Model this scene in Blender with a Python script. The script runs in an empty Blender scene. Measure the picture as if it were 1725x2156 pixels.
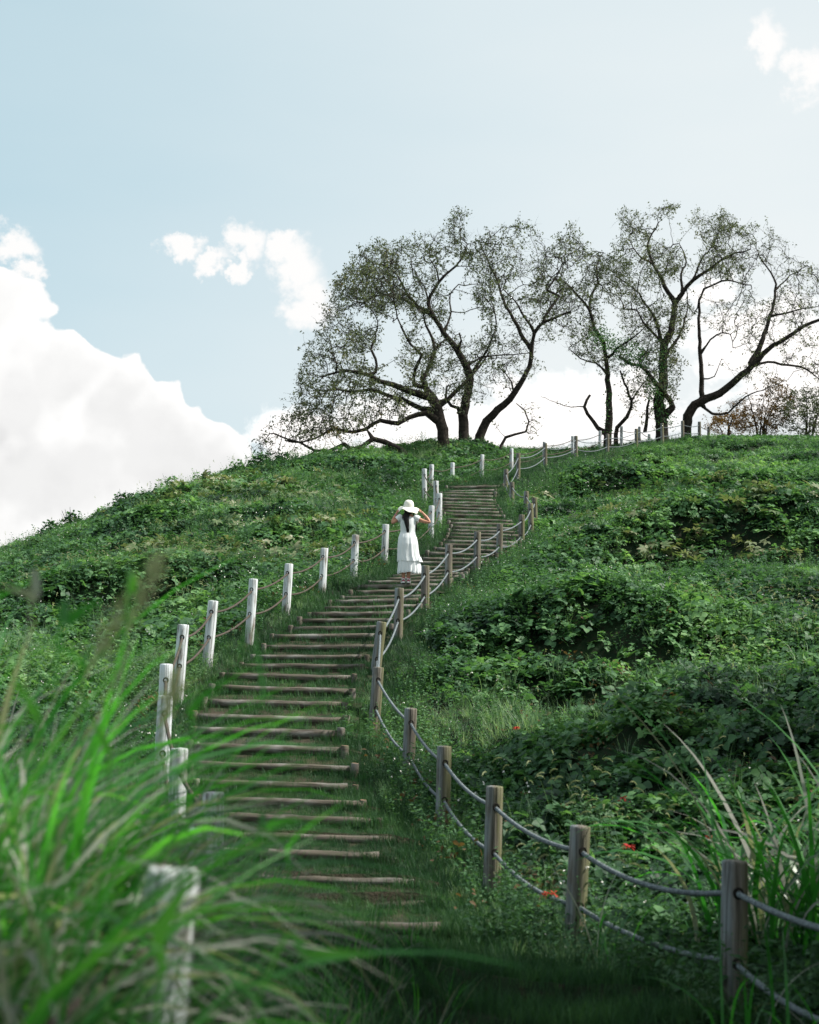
import bpy, math, random, bmesh
import numpy as np
from mathutils import Vector, Matrix, Euler, kdtree, noise as mnoise

random.seed(7); RNG = np.random.default_rng(7)
R = math.radians
sc = bpy.context.scene
COL = sc.collection

# ------------------------------------------------------------------ camera
CAM_Z = 1.5
PITCH = R(7.0)
FPX = 50 / 36 * 2156.0                      # focal length in the units the photograph was measured in
cam = bpy.data.cameras.new('camera'); camo = bpy.data.objects.new('camera', cam); COL.objects.link(camo)
cam.sensor_fit = 'VERTICAL'; cam.sensor_height = 36; cam.sensor_width = 28.8; cam.lens = 50
camo.location = (0, 0, CAM_Z); camo.rotation_euler = (R(90) + PITCH, 0, 0)
cam.clip_start = 0.05; cam.clip_end = 3000
cam.dof.use_dof = True; cam.dof.focus_distance = 28.5; cam.dof.aperture_fstop = 2.5
sc.camera = camo

# ------------------------------------------------------------------ light
SUN_AZ, SUN_EL = 90.0, 47.0                  # degrees right of the view, above the horizon
sun = bpy.data.lights.new('sun', 'SUN'); suno = bpy.data.objects.new('sun', sun); COL.objects.link(suno)
sun.energy = 5.0; sun.angle = R(3); sun.color = (1.0, 0.95, 0.86)
sdir = Vector((math.sin(R(SUN_AZ)) * math.cos(R(SUN_EL)), math.cos(R(SUN_AZ)) * math.cos(R(SUN_EL)), math.sin(R(SUN_EL))))
suno.rotation_euler = sdir.to_track_quat('Z', 'Y').to_euler()
suno.location = sdir * 100

sc.view_settings.view_transform = 'Standard'; sc.view_settings.look = 'None'
sc.view_settings.exposure = 0.62; sc.view_settings.gamma = 1.0; sc.view_settings.use_curve_mapping = False
sc.cycles.use_denoising = True
sc.cycles.max_bounces = 6; sc.cycles.transparent_max_bounces = 8; sc.cycles.diffuse_bounces = 3
sc.cycles.sample_clamp_indirect = 6

def ray(u, v):
    a = (u - 862.5) / FPX; b = (1078 - v) / FPX
    return Vector((a, math.cos(PITCH) - b * math.sin(PITCH), math.sin(PITCH) + b * math.cos(PITCH)))
def at(u, v, d):
    r = ray(u, v); s = d / r.y
    return Vector((r.x * s, d, CAM_Z + r.z * s))
def azel(u, v):
    r = ray(u, v).normalized()
    return math.atan2(r.x, r.y), math.asin(r.z)

# ------------------------------------------------------------------ node helper
class NT:
    def __init__(s, tree): s.t = tree; s.n = tree.nodes; s.l = tree.links
    def add(s, typ, **kw):
        n = s.n.new(typ)
        for k, v in kw.items(): setattr(n, k, v)
        return n
    def put(s, sock, v):
        if v is None: return
        if isinstance(v, bpy.types.NodeSocket): s.l.new(v, sock)
        else: sock.default_value = v
    def math(s, op, a, b=None, c=None, clamp=False):
        n = s.add('ShaderNodeMath', operation=op, use_clamp=clamp)
        s.put(n.inputs[0], a); s.put(n.inputs[1], b); s.put(n.inputs[2], c)
        return n.outputs[0]
    def vmath(s, op, a, b=None):
        n = s.add('ShaderNodeVectorMath', operation=op)
        s.put(n.inputs[0], a); s.put(n.inputs[1], b)
        return n.outputs['Value'] if op in ('LENGTH', 'DOT_PRODUCT', 'DISTANCE') else n.outputs[0]
    def smooth(s, v, lo, hi, a=0.0, b=1.0):
        n = s.add('ShaderNodeMapRange', interpolation_type='SMOOTHSTEP')
        s.put(n.inputs['Value'], v); s.put(n.inputs['From Min'], lo); s.put(n.inputs['From Max'], hi)
        s.put(n.inputs['To Min'], a); s.put(n.inputs['To Max'], b)
        return n.outputs[0]
    def mix(s, f, a, b, blend='MIX'):
        n = s.add('ShaderNodeMix', data_type='RGBA', blend_type=blend)
        s.put(n.inputs[0], f); s.put(n.inputs[6], a); s.put(n.inputs[7], b)
        return n.outputs[2]
    def noise(s, vec, scale, detail=3, rough=.55, dist=0.0):
        n = s.add('ShaderNodeTexNoise'); s.put(n.inputs['Vector'], vec)
        s.put(n.inputs['Scale'], scale); s.put(n.inputs['Detail'], detail); s.put(n.inputs['Roughness'], rough)
        s.put(n.inputs['Distortion'], dist)
        return n.outputs['Fac']
    def ramp(s, f, stops):
        n = s.add('ShaderNodeValToRGB'); s.put(n.inputs[0], f)
        e = n.color_ramp.elements
        while len(e) < len(stops): e.new(0.5)
        for el, (p, c) in zip(e, stops): el.position = p; el.color = (*c, 1)
        return n.outputs[0]
def rgba(r, g, b): return (r, g, b, 1.0)

# ------------------------------------------------------------------ sky
w = bpy.data.worlds.new('World'); sc.world = w; w.use_nodes = True
w.node_tree.nodes.clear(); N = NT(w.node_tree)
out = N.add('ShaderNodeOutputWorld'); bg = N.add('ShaderNodeBackground')
N.l.new(bg.outputs[0], out.inputs[0])
sky = N.add('ShaderNodeTexSky', sky_type='NISHITA'); sky.sun_disc = False
sky.sun_elevation = R(SUN_EL); sky.sun_rotation = R(SUN_AZ); sky.air_density = 1.0; sky.dust_density = 1.6; sky.ozone_density = 1.0
BGS = 0.13
bg.inputs[1].default_value = BGS
tc = N.add('ShaderNodeTexCoord'); dirv = tc.outputs['Generated']
sep = N.add('ShaderNodeSeparateXYZ'); N.l.new(dirv, sep.inputs[0])
az = N.math('ARCTAN2', sep.outputs[0], sep.outputs[1]); el = N.math('ARCSINE', sep.outputs[2])
cmb = N.add('ShaderNodeCombineXYZ'); N.put(cmb.inputs[0], az); N.put(cmb.inputs[1], el)
pos = cmb.outputs[0]
K = .645 / BGS      # the exposure is raised a little, so the sky values come down with it
# thin high haze that whitens the blue, more of it low down and towards the sun
vn = N.noise(N.vmath('MULTIPLY', dirv, (1.2, 1.2, 4.0)), 1.6, 4, .6)
veil = N.math('ADD', N.smooth(az, -0.40, 0.30, 0.16, 0.80), N.smooth(el, 0.50, 0.10, 0.0, 0.20))
veil = N.math('ADD', veil, N.math('MULTIPLY', N.smooth(az, -.16, .05), N.smooth(el, .34, .20, 0, .12)))
veil = N.math('ADD', veil, N.math('MULTIPLY', N.math('SUBTRACT', vn, .5), .35))
veil = N.math('MINIMUM', N.math('MAXIMUM', veil, 0.05), 0.95)
tint = N.mix(.78, sky.outputs[0], rgba(.47 * K, .70 * K, .76 * K))
skyc = N.mix(veil, tint, rgba(.88 * K, .925 * K, .935 * K))
def blobs(lst, pos):
    res = None
    for (u, v, ru, rv) in lst:
        a, e = azel(u, v)
        d = N.vmath('SUBTRACT', pos, (a, e, 0))
        d = N.vmath('MULTIPLY', d, (FPX / ru, FPX / rv, 0))
        b = N.math('SUBTRACT', 1.0, N.vmath('LENGTH', d))
        res = b if res is None else N.math('SMOOTH_MAX', res, b, .10)
    return res
big = [(-150, 900, 330, 420), (40, 840, 120, 190), (-20, 640, 85, 110), (110, 800, 130, 130), (165, 790, 120, 95), (230, 850, 120, 130),
       (310, 900, 130, 110), (330, 960, 190, 120), (440, 1010, 130, 120), (120, 1010, 330, 150), (520, 1060, 110, 110)]
n1 = N.noise(dirv, 34, 5, .60); n1b = N.noise(dirv, 9, 2, .5)
nb = N.math('ADD', N.math('MULTIPLY', N.math('SUBTRACT', n1, .5), .30), N.math('MULTIPLY', N.math('SUBTRACT', n1b, .5), .30))
vor = N.add('ShaderNodeTexVoronoi', feature='SMOOTH_F1'); N.l.new(dirv, vor.inputs['Vector']); vor.inputs['Scale'].default_value = 46
vor.inputs['Detail'].default_value = 1
puff = N.math('MULTIPLY', N.math('SUBTRACT', .45, vor.outputs['Distance']), .55)
fb = N.math('ADD', N.math('ADD', blobs(big, pos), nb), puff)
mb = N.smooth(fb, -.01, 0.045)
# ragged small clouds: the direction is warped by noise before the shapes are looked up
wn = N.add('ShaderNodeTexNoise'); N.l.new(dirv, wn.inputs['Vector']); wn.inputs['Scale'].default_value = 42; wn.inputs['Detail'].default_value = 6; wn.inputs['Roughness'].default_value = .62
wv = N.vmath('MULTIPLY', N.vmath('SUBTRACT', wn.outputs['Color'], (.5, .5, .5)), (.052, .052, 0))
wpos = N.vmath('ADD', pos, wv)
small = [(38, 512, 55, 42), (62, 560, 32, 34), (85, 622, 26, 20), (385, 508, 50, 30), (445, 540, 50, 26), (525, 520, 58, 50), (500, 560, 22, 36),
         (600, 520, 40, 34), (625, 570, 74, 74), (650, 640, 84, 70), (1610, 105, 46, 62), (1705, 155, 70, 66)]
fs = N.math('ADD', blobs(small, wpos), N.math('MULTIPLY', N.math('SUBTRACT', wn.outputs['Fac'], .5), .9))
ms = N.smooth(fs, -0.02, 0.62, 0, .97)
low = [(1250, 860, 330, 110), (1560, 720, 160, 110), (960, 900, 330, 90), (1750, 800, 260, 180), (640, 930, 130, 90), (1480, 620, 120, 50)]
n1c = N.noise(N.vmath('MULTIPLY', dirv, (1, 1, 1.7)), 15, 6, .62, .4)
fl = N.math('ADD', blobs(low, wpos), N.math('ADD', N.math('MULTIPLY', N.math('SUBTRACT', n1b, .5), .7), N.math('MULTIPLY', N.math('SUBTRACT', n1c, .5), 2.4)))
ml = N.smooth(fl, 0.02, 0.62, 0, .95)
# the same kind of cloud goes on outside the picture
fo = N.noise(N.vmath('MULTIPLY', dirv, (1, 1, 2.2)), 2.6, 4, .6)
away = N.smooth(N.vmath('DISTANCE', pos, (0, .2, 0)), .48, .85)
mo = N.math('MULTIPLY', N.smooth(fo, .50, .62), away)
g1 = N.smooth(N.noise(N.vmath('MULTIPLY', dirv, (1, 1, 1.8)), 7, 3, .5), .42, .62)
deep = N.math('MULTIPLY', N.smooth(fb, .10, .60), N.smooth(el, .31, .15))
grey = N.math('MULTIPLY', deep, N.math('ADD', N.math('MULTIPLY', g1, .5), .5))
puffs = N.math('MULTIPLY', N.smooth(n1, .45, .7), .10)
bigc = N.mix(N.math('ADD', grey, puffs, clamp=True), rgba(1.05 * K, 1.045 * K, 1.035 * K), rgba(.76 * K, .76 * K, .76 * K))
plain = N.mix(mo, skyc, rgba(1.2 * K, 1.2 * K, 1.2 * K))
c = N.mix(ml, skyc, rgba(1.35 * K, 1.30 * K, 1.26 * K))
c = N.mix(ms, c, rgba(1.02 * K, 1.01 * K, 1.0 * K))
c = N.mix(mb, c, bigc)
N.l.new(plain, bg.inputs[0])
bg2 = N.add('ShaderNodeBackground'); bg2.inputs[1].default_value = BGS; N.l.new(c, bg2.inputs[0])
# the shaped clouds stand only in this part of the sky; elsewhere their nodes need not run
reg = N.math('MULTIPLY', N.math('LESS_THAN', N.math('ABSOLUTE', az), .50), N.math('LESS_THAN', N.math('ABSOLUTE', N.math('SUBTRACT', el, .2)), .32))
mxs = N.add('ShaderNodeMixShader'); N.l.new(reg, mxs.inputs[0]); N.l.new(bg.outputs[0], mxs.inputs[1]); N.l.new(bg2.outputs[0], mxs.inputs[2])
N.l.new(mxs.outputs[0], out.inputs[0])
w.cycles.sampling_method = 'MANUAL'; w.cycles.sample_map_resolution = 512

# ------------------------------------------------------------------ object helpers
def tag(o, label=None, cat=None, group=None, kind=None):
    if label: o['label'] = label
    if cat: o['category'] = cat
    if group: o['group'] = group
    if kind: o['kind'] = kind
    return o
def empty(name, loc=(0, 0, 0)):
    o = bpy.data.objects.new(name, None); COL.objects.link(o); o.location = loc; o.empty_display_size = .2
    return o
def mesh_obj(name, verts, faces, mat, parent=None, smooth=False, me_only=False, uvs=None):
    me = bpy.data.meshes.new(name)
    me.from_pydata([tuple(v) for v in verts], [], [tuple(f) for f in faces])
    if mat: me.materials.append(mat)
    if smooth: me.polygons.foreach_set('use_smooth', [True] * len(me.polygons))
    me.update()
    if me_only: return me
    o = bpy.data.objects.new(name, me); COL.objects.link(o)
    if parent: o.parent = parent
    return o
def fast_mesh(name, V, faces4, mat, smooth=False):
    """V (n,3) float array, faces4 (m,k) int array of equal-sized faces"""
    me = bpy.data.meshes.new(name); V = np.asarray(V, np.float32); Fc = np.asarray(faces4, np.int32)
    m, k = Fc.shape
    me.vertices.add(len(V)); me.vertices.foreach_set('co', V.ravel())
    me.loops.add(m * k); me.loops.foreach_set('vertex_index', Fc.ravel())
    me.polygons.add(m); me.polygons.foreach_set('loop_start', np.arange(m, dtype=np.int32) * k)
    me.polygons.foreach_set('loop_total', np.full(m, k, np.int32))
    if smooth: me.polygons.foreach_set('use_smooth', np.ones(m, bool))
    me.update(calc_edges=True); me.validate()
    if mat: me.materials.append(mat)
    return me
class MB:
    def __init__(s): s.v = []; s.f = []
    def add(s, vs, fs):
        b = len(s.v); s.v += [tuple(v) for v in vs]; s.f += [tuple(i + b for i in f) for f in fs]
    def tube(s, pts, rad, sides=8, cap=True, twist=None):
        pts = [Vector(p) for p in pts]; n = len(pts)
        if not hasattr(rad, '__len__'): rad = [rad] * n
        T = []
        for i in range(n):
            t = pts[min(i + 1, n - 1)] - pts[max(i - 1, 0)]
            T.append(t.normalized() if t.length > 1e-9 else Vector((0, 0, 1)))
        up = Vector((0, 0, 1)) if abs(T[0].z) < .9 else Vector((1, 0, 0))
        X = T[0].cross(up).normalized(); vs = []; fs = []; L = 0
        for i in range(n):
            if i: L += (pts[i] - pts[i - 1]).length
            X = (X - T[i] * X.dot(T[i]))
            X = X.normalized() if X.length > 1e-6 else T[i].orthogonal().normalized()
            Y = T[i].cross(X)
            for j in range(sides):
                a = 2 * math.pi * j / sides; r = rad[i]
                if twist: r *= 1 + .17 * math.cos(3 * (a - twist * L))
                vs.append(pts[i] + (X * math.cos(a) + Y * math.sin(a)) * r)
        for i in range(n - 1):
            for j in range(sides):
                k = (j + 1) % sides
                fs.append((i * sides + j, i * sides + k, (i + 1) * sides + k, (i + 1) * sides + j))
        if cap:
            fs.append(tuple(range(sides))[::-1]); fs.append(tuple((n - 1) * sides + j for j in range(sides)))
        s.add(vs, fs)
    def lathe(s, prof, c=(0, 0, 0), sides=16, wob=None):
        c = Vector(c); vs = []; fs = []; n = len(prof)
        for i, (r, z) in enumerate(prof):
            for j in range(sides):
                a = 2 * math.pi * j / sides
                rr, zz = (r, z) if wob is None else wob(r, z, a, i)
                vs.append(c + Vector((rr * math.cos(a), rr * math.sin(a), zz)))
        for i in range(n - 1):
            for j in range(sides):
                k = (j + 1) % sides
                fs.append((i * sides + j, i * sides + k, (i + 1) * sides + k, (i + 1) * sides + j))
        s.add(vs, fs)
    def build(s, name, mat, parent=None, smooth=True): return mesh_obj(name, s.v, s.f, mat, parent, smooth)
    def mesh(s, name, mat, smooth=True): return mesh_obj(name, s.v, s.f, mat, None, smooth, me_only=True)
def inst(name, me, parent=None, loc=(0, 0, 0), rot=(0, 0, 0), scale=(1, 1, 1)):
    o = bpy.data.objects.new(name, me); COL.objects.link(o); o.parent = parent
    o.location = loc; o.rotation_euler = rot; o.scale = scale
    return o

# ------------------------------------------------------------------ materials
def newmat(name):
    m = bpy.data.materials.new(name); m.use_nodes = True; m.node_tree.nodes.clear()
    return m, NT(m.node_tree)
def finish(N, shader):
    o = N.add('ShaderNodeOutputMaterial'); N.l.new(shader, o.inputs[0])
def principled(N, col, rough=.7, spec=.3, normal=None):
    p = N.add('ShaderNodeBsdfPrincipled'); N.put(p.inputs['Base Color'], col); N.put(p.inputs['Roughness'], rough)
    N.put(p.inputs['Specular IOR Level'], spec)
    if normal is not None: N.l.new(normal, p.inputs['Normal'])
    return p.outputs[0]
def bump(N, h, s=.4, d=.02):
    b = N.add('ShaderNodeBump'); N.put(b.inputs['Height'], h); N.put(b.inputs['Strength'], s); N.put(b.inputs['Distance'], d)
    return b.outputs[0]
def leaf_mat(name, stops, rough=.45, trans=.35, spec=.35, patch=.6, tcol=(1.5, 1.6, .8)):
    m, N = newmat(name)
    oi = N.add('ShaderNodeObjectInfo'); ge = N.add('ShaderNodeNewGeometry')
    n = N.noise(ge.outputs['Position'], patch, 2, .6); n2 = N.noise(ge.outputs['Position'], 9.0, 1)
    f = N.math('ADD', N.math('MULTIPLY', oi.outputs['Random'], .34), N.math('ADD', N.math('MULTIPLY', n, .75), N.math('MULTIPLY', n2, .32)))
    big_ = N.noise(ge.outputs['Position'], .32, 2, .5)
    f = N.math('ADD', N.math('SUBTRACT', f, .26), N.math('MULTIPLY', N.math('SUBTRACT', big_, .5), 1.3))
    f = N.math('ADD', f, N.math('MULTIPLY', N.math('SUBTRACT', ge.outputs['Random Per Island'], .5), .3))
    col = N.ramp(f, stops)
    p = principled(N, col, rough, spec)
    t = N.add('ShaderNodeBsdfTranslucent'); N.put(t.inputs[0], N.mix(1.0, col, rgba(*tcol), 'MULTIPLY'))
    mx = N.add('ShaderNodeMixShader'); mx.inputs[0].default_value = trans
    N.l.new(p, mx.inputs[1]); N.l.new(t.outputs[0], mx.inputs[2]); finish(N, mx.outputs[0])
    return m
def wood_mat(name, base, dark, moss=0.0, white=0.0):
    m, N = newmat(name)
    tcn = N.add('ShaderNodeTexCoord'); oi = N.add('ShaderNodeObjectInfo')
    off = N.add('ShaderNodeCombineXYZ'); N.put(off.inputs[0], N.math('MULTIPLY', oi.outputs['Random'], 37.0)); N.put(off.inputs[2], N.math('MULTIPLY', oi.outputs['Random'], 11.0))
    v = N.vmath('ADD', tcn.outputs['Object'], off.outputs[0])
    g = N.noise(N.vmath('MULTIPLY', v, (34, 34, 1.6)), 1.0, 5, .65)
    blot = N.noise(N.vmath('MULTIPLY', v, (7, 7, 2.4)), 1.0, 4, .6)
    crack = N.math('POWER', N.math('SUBTRACT', 1.0, N.math('ABSOLUTE', N.math('MULTIPLY', N.math('SUBTRACT', N.noise(N.vmath('MULTIPLY', v, (16, 16, .5)), 1.0, 2), .5), 14.0), clamp=True)), 3.0)
    col = N.mix(N.smooth(g, .3, .7), rgba(*dark), rgba(*base))
    if white:
        sp = N.add('ShaderNodeSeparateXYZ'); N.l.new(tcn.outputs['Object'], sp.inputs[0])
        hgt = N.smooth(N.math('ADD', sp.outputs[2], N.math('MULTIPLY', blot, .5)), .05, .75)
        k = N.math('MULTIPLY', N.smooth(N.math('ADD', N.math('MULTIPLY', blot, .6), N.math('MULTIPLY', g, .4)), .36, .50), N.math('ADD', N.math('MULTIPLY', hgt, .50), .50))
        k = N.math('MULTIPLY', k, N.math('ADD', .78, N.math('MULTIPLY', oi.outputs['Random'], .22)))
        col = N.mix(N.math('MULTIPLY', k, white), col, rgba(.68, .74, .78))
    if moss:
        sp = N.add('ShaderNodeSeparateXYZ'); N.l.new(tcn.outputs['Object'], sp.inputs[0])
        side = N.smooth(N.math('ADD', sp.outputs[0], N.math('MULTIPLY', N.math('SUBTRACT', blot, .5), .25)), -.02, .08)
        k = N.math('MULTIPLY', side, N.smooth(N.math('ADD', blot, N.math('MULTIPLY', oi.outputs['Random'], .35)), .42, .72))
        col = N.mix(N.math('MULTIPLY', k, moss), col, rgba(.13, .145, .05))
        kb = N.math('MULTIPLY', N.smooth(sp.outputs[0], .0, -.05), N.smooth(blot, .3, .6))
        col = N.mix(N.math('MULTIPLY', kb, .55), col, rgba(.30, .36, .40))  # bluish sky light painted on the left side, apart from the moss
    col = N.mix(N.math('MULTIPLY', crack, .7), col, rgba(.035, .03, .025))
    h = N.math('SUBTRACT', g, N.math('MULTIPLY', crack, 1.2))
    finish(N, principled(N, col, .85, .2, bump(N, h, .5, .01)))
    return m
M = {}
M['post_white'] = wood_mat('white_paint_wood', (.32, .28, .24), (.13, .11, .09), 0, .88)
M['post_grey'] = wood_mat('weathered_wood', (.24, .215, .185), (.080, .070, .058), .6)
def log_mat():
    m, N = newmat('log_wood')
    tcn = N.add('ShaderNodeTexCoord'); oi = N.add('ShaderNodeObjectInfo'); ge = N.add('ShaderNodeNewGeometry')
    off = N.add('ShaderNodeCombineXYZ'); N.put(off.inputs[0], N.math('MULTIPLY', oi.outputs['Random'], 31.0))
    v = N.vmath('ADD', tcn.outputs['Object'], off.outputs[0])
    g = N.noise(N.vmath('MULTIPLY', v, (2.0, 30, 30)), 1.0, 5, .65)
    b = N.noise(N.vmath('MULTIPLY', v, (2.2, 6, 6)), 1.0, 4, .6)
    col = N.mix(N.smooth(g, .3, .7), rgba(.040, .034, .027), rgba(.135, .118, .095))
    col = N.mix(N.smooth(b, .45, .7), col, rgba(.21, .205, .19))
    col = N.mix(N.math('MULTIPLY', N.smooth(b, .42, .28), .6), col, rgba(.06, .075, .035))
    finish(N, principled(N, col, .85, .2, bump(N, g, .5, .012)))
    return m
M['log'] = log_mat()
def simple(name, col, rough=.7, spec=.3, nscale=None, col2=None, bs=0.0):
    m, N = newmat(name)
    c = rgba(*col); nrm = None
    if nscale:
        tcn = N.add('ShaderNodeTexCoord'); f = N.noise(tcn.outputs['Object'], nscale, 4, .6)
        c = N.mix(N.smooth(f, .35, .65), rgba(*col), rgba(*(col2 or col)))
        if bs: nrm = bump(N, f, bs, .01)
    finish(N, principled(N, c, rough, spec, nrm))
    return m
M['cut_end'] = simple('cut_wood', (.34, .19, .11), .8, .2, 40, (.20, .13, .09), .3)
M['hole'] = simple('hole_dark', (.02, .018, .016), .9, .1)
M['rope_grey'] = simple('grey_rope', (.20, .23, .245), .9, .1, 60, (.075, .09, .10), .4)
M['rope_brown'] = simple('brown_rope', (.10, .085, .072), .9, .1, 60, (.045, .038, .032), .4)
M['bark'] = simple('bark', (.018, .015, .013), .9, .1, 9, (.045, .038, .032), .6)
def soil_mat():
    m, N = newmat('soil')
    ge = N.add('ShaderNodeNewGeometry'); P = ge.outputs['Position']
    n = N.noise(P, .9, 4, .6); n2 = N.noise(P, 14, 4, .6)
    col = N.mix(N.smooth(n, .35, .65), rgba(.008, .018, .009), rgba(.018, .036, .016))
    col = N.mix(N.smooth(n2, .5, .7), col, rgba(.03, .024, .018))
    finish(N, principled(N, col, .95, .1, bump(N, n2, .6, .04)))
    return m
M['soil'] = soil_mat()

# ------------------------------------------------------------------ measured places: fences, steps, hill
# post: (u at top, v at top, u at base, v at base, distance)
RIGHT = [(1900, 1900, 1890, 2300, 6.4), (1547, 1812, 1545, 2135, 8.6), (1220, 1738, 1208, 2010, 10.8), (1042, 1655, 1035, 1885, 13.0), (937, 1571, 932, 1752, 15.2),
         (868, 1491, 858, 1652, 17.4), (800, 1405, 786, 1555, 19.6), (801, 1309, 787, 1446, 21.8), (841, 1238, 838, 1354, 24.2),
         (897, 1191, 895, 1301, 26.6), (947, 1147, 944, 1246, 29.0), (1005, 1120, 1004, 1207, 31.8), (1051, 1103, 1051, 1183, 34.3),
         (1099, 1084, 1098, 1157, 36.6), (1119, 1060, 1119, 1136, 38.6), (1126, 1048, 1127, 1113, 40.4), (1107, 1034, 1107, 1090, 42.4),
         (1079, 1015, 1078, 1072, 44.8), (1067, 988, 1064, 1046, 47.5), (1093, 954, 1091, 1009, 50.5), (1149, 933, 1148, 985, 54),
         (1213, 918, 1213, 965, 58), (1279, 914, 1279, 952, 61), (1340, 903, 1340, 949, 63), (1395, 891, 1395, 939, 64.5),
         (1438, 886, 1438, 928, 66), (1473, 888, 1473, 929, 68), (1492, 898, 1492, 929, 70)]
LEFT = [(-190, 2060, -230, 2950, 2.5), (362, 1827, 316, 2320, 3.9), (412, 1745, 415, 2130, 6.2), (420, 1700, 420, 2010, 8.2), (450, 1668, 446, 1925, 10.4), (374, 1575, 368, 1790, 12.4), (352, 1465, 338, 1660, 14.6),
        (352, 1398, 343, 1590, 16.6), (385, 1315, 374, 1467, 19.3), (450, 1265, 436, 1400, 21.5), (534, 1219, 525, 1347, 23.5), (610, 1187, 602, 1289, 25.8),
        (684, 1154, 678, 1248, 28.0), (748, 1126, 744, 1220, 30.2), (812, 1104, 809, 1186, 32.5), (908, 1065, 907, 1130, 36.5), (926, 1039, 925, 1104, 39),
        (919, 1013, 918, 1075, 41.5), (894, 987, 894, 1062, 44.3), (908, 978, 907, 1028, 48.0), (952, 974, 952, 1022, 50.5), (1015, 957, 1014, 1011, 53.0),
        (1078, 944, 1077, 990, 56), (1146, 930, 1146, 972, 60), (1207, 918, 1207, 958, 63.5), (1263, 907, 1263, 948, 66.5), (1309, 898, 1309, 944, 68.5),
        (1346, 898, 1346, 940, 70.5), (1368, 914, 1368, 940, 73)]
# log step: (u left, v left, u right, v right, distance, stacked)
def z2(x, y): return (336.9 + x * .3418, 1052.9 + y * .3418)
def z5(x, y): return (336.9 + x * .415, 1474 + y * .415)
def z1(x, y): return (758 + x * .293, 884.4 + y * .293)
S = []
def st(fn, a, b, d, k=0):
    p = fn(*a); q = fn(*b); S.append((p[0], p[1], q[0], q[1], d, k))
S.append((585, 1932, 914, 1946, 11.0, 0)); S.append((560, 1885, 880, 1897, 11.8, 0))
st(z5, (440, 862), (1275, 912), 12.6); st(z5, (400, 740), (1100, 785), 13.4); st(z5, (370, 664), (1170, 692), 14.1); st(z5, (310, 560), (1065, 607), 14.8)
st(z5, (270, 474), (1000, 525), 15.5); st(z5, (240, 388), (950, 434), 16.2); st(z5, (200, 292), (950, 348), 16.9); st(z5, (175, 200), (920, 250), 17.6, 1)
st(z5, (190, 120), (900, 165), 18.3, 1); st(z5, (205, 56), (915, 96), 19.0); st(z2, (310, 1220), (1115, 1245), 19.7, 1); st(z2, (360, 1136), (1150, 1160), 20.4)
st(z2, (420, 1062), (1165, 1078), 21.1); st(z2, (525, 1003), (1220, 1010), 21.8); st(z2, (600, 952), (1240, 952), 22.5); st(z2, (665, 891), (1310, 889), 23.2)
st(z2, (730, 825), (1320, 820), 23.9); st(z2, (825, 779), (1400, 770), 24.6); st(z2, (890, 731), (1440, 726), 25.2); st(z2, (940, 690), (1500, 682), 25.8)
st(z2, (1030, 655), (1570, 642), 26.4); st(z2, (1075, 613), (1600, 602), 26.9); st(z2, (1140, 593), (1620, 580), 27.4); st(z2, (1205, 556), (1640, 546), 28.0)
st(z2, (1255, 520), (1720, 512), 28.6, 1); st(z2, (1310, 497), (1770, 485), 29.3)
st(z1, (200, 1132), (720, 1112), 29.9); st(z1, (245, 1110), (745, 1090), 30.5); st(z1, (300, 1085), (760, 1070), 31.1); st(z1, (350, 1052), (790, 1045), 31.8)
st(z1, (400, 1015), (870, 1017), 32.5); st(z1, (445, 984), (900, 996), 33.2); st(z1, (500, 945), (970, 962), 33.9, 1); st(z1, (555, 910), (985, 935), 34.7)
st(z1, (600, 878), (1125, 905), 35.4, 1); st(z1, (618, 852), (1130, 876), 36.0, 1); st(z1, (640, 825), (1140, 850), 36.6); st(z1, (658, 802), (1135, 826), 37.2)
st(z1, (662, 778), (1125, 803), 37.8); st(z1, (665, 748), (1120, 783), 38.5, 1); st(z1, (650, 714), (1110, 757), 39.2, 1); st(z1, (640, 688), (1090, 735), 39.9)
st(z1, (620, 655), (1010, 695), 40.7); st(z1, (602, 630), (1000, 670), 41.4); st(z1, (595, 606), (985, 650), 42.0); st(z1, (590, 588), (970, 627), 42.7)
st(z1, (590, 569), (955, 604), 43.4, 1); st(z1, (590, 548), (955, 576), 44.1, 1); st(z1, (597, 529), (950, 548), 44.8); st(z1, (595, 518), (952, 520), 45.6, 1)
st(z1, (625, 508), (962, 495), 46.4); st(z1, (640, 492), (1010, 452), 47.3, 1)
steps = []
for (ul, vl, ur, vr, d, k) in S:
    L = at(ul, vl, d); Rr = at(ur, vr, d); c = (L + Rr) / 2; wd = 1.62 if d > 11 else 1.75
    if d < 17: L = Rr - (Rr - L).normalized() * max(wd, (Rr - L).length)     # far ends lie under the grass
    steps.append((L, Rr, d, k))
# even the rise out a little
zs = np.array([(a.z + b.z) / 2 for a, b, _, _ in steps]); zsm = zs.copy()
for i in range(1, len(zs)): zsm[i] = max(zsm[i], zsm[i - 1] + .02)
for i, (a, b, d, k) in enumerate(steps):
    tilt = max(-.05, min(.05, b.z - a.z)) if d > 12 else (b.z - a.z) * .3
    a.z = zsm[i] - tilt / 2; b.z = zsm[i] + tilt / 2

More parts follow.
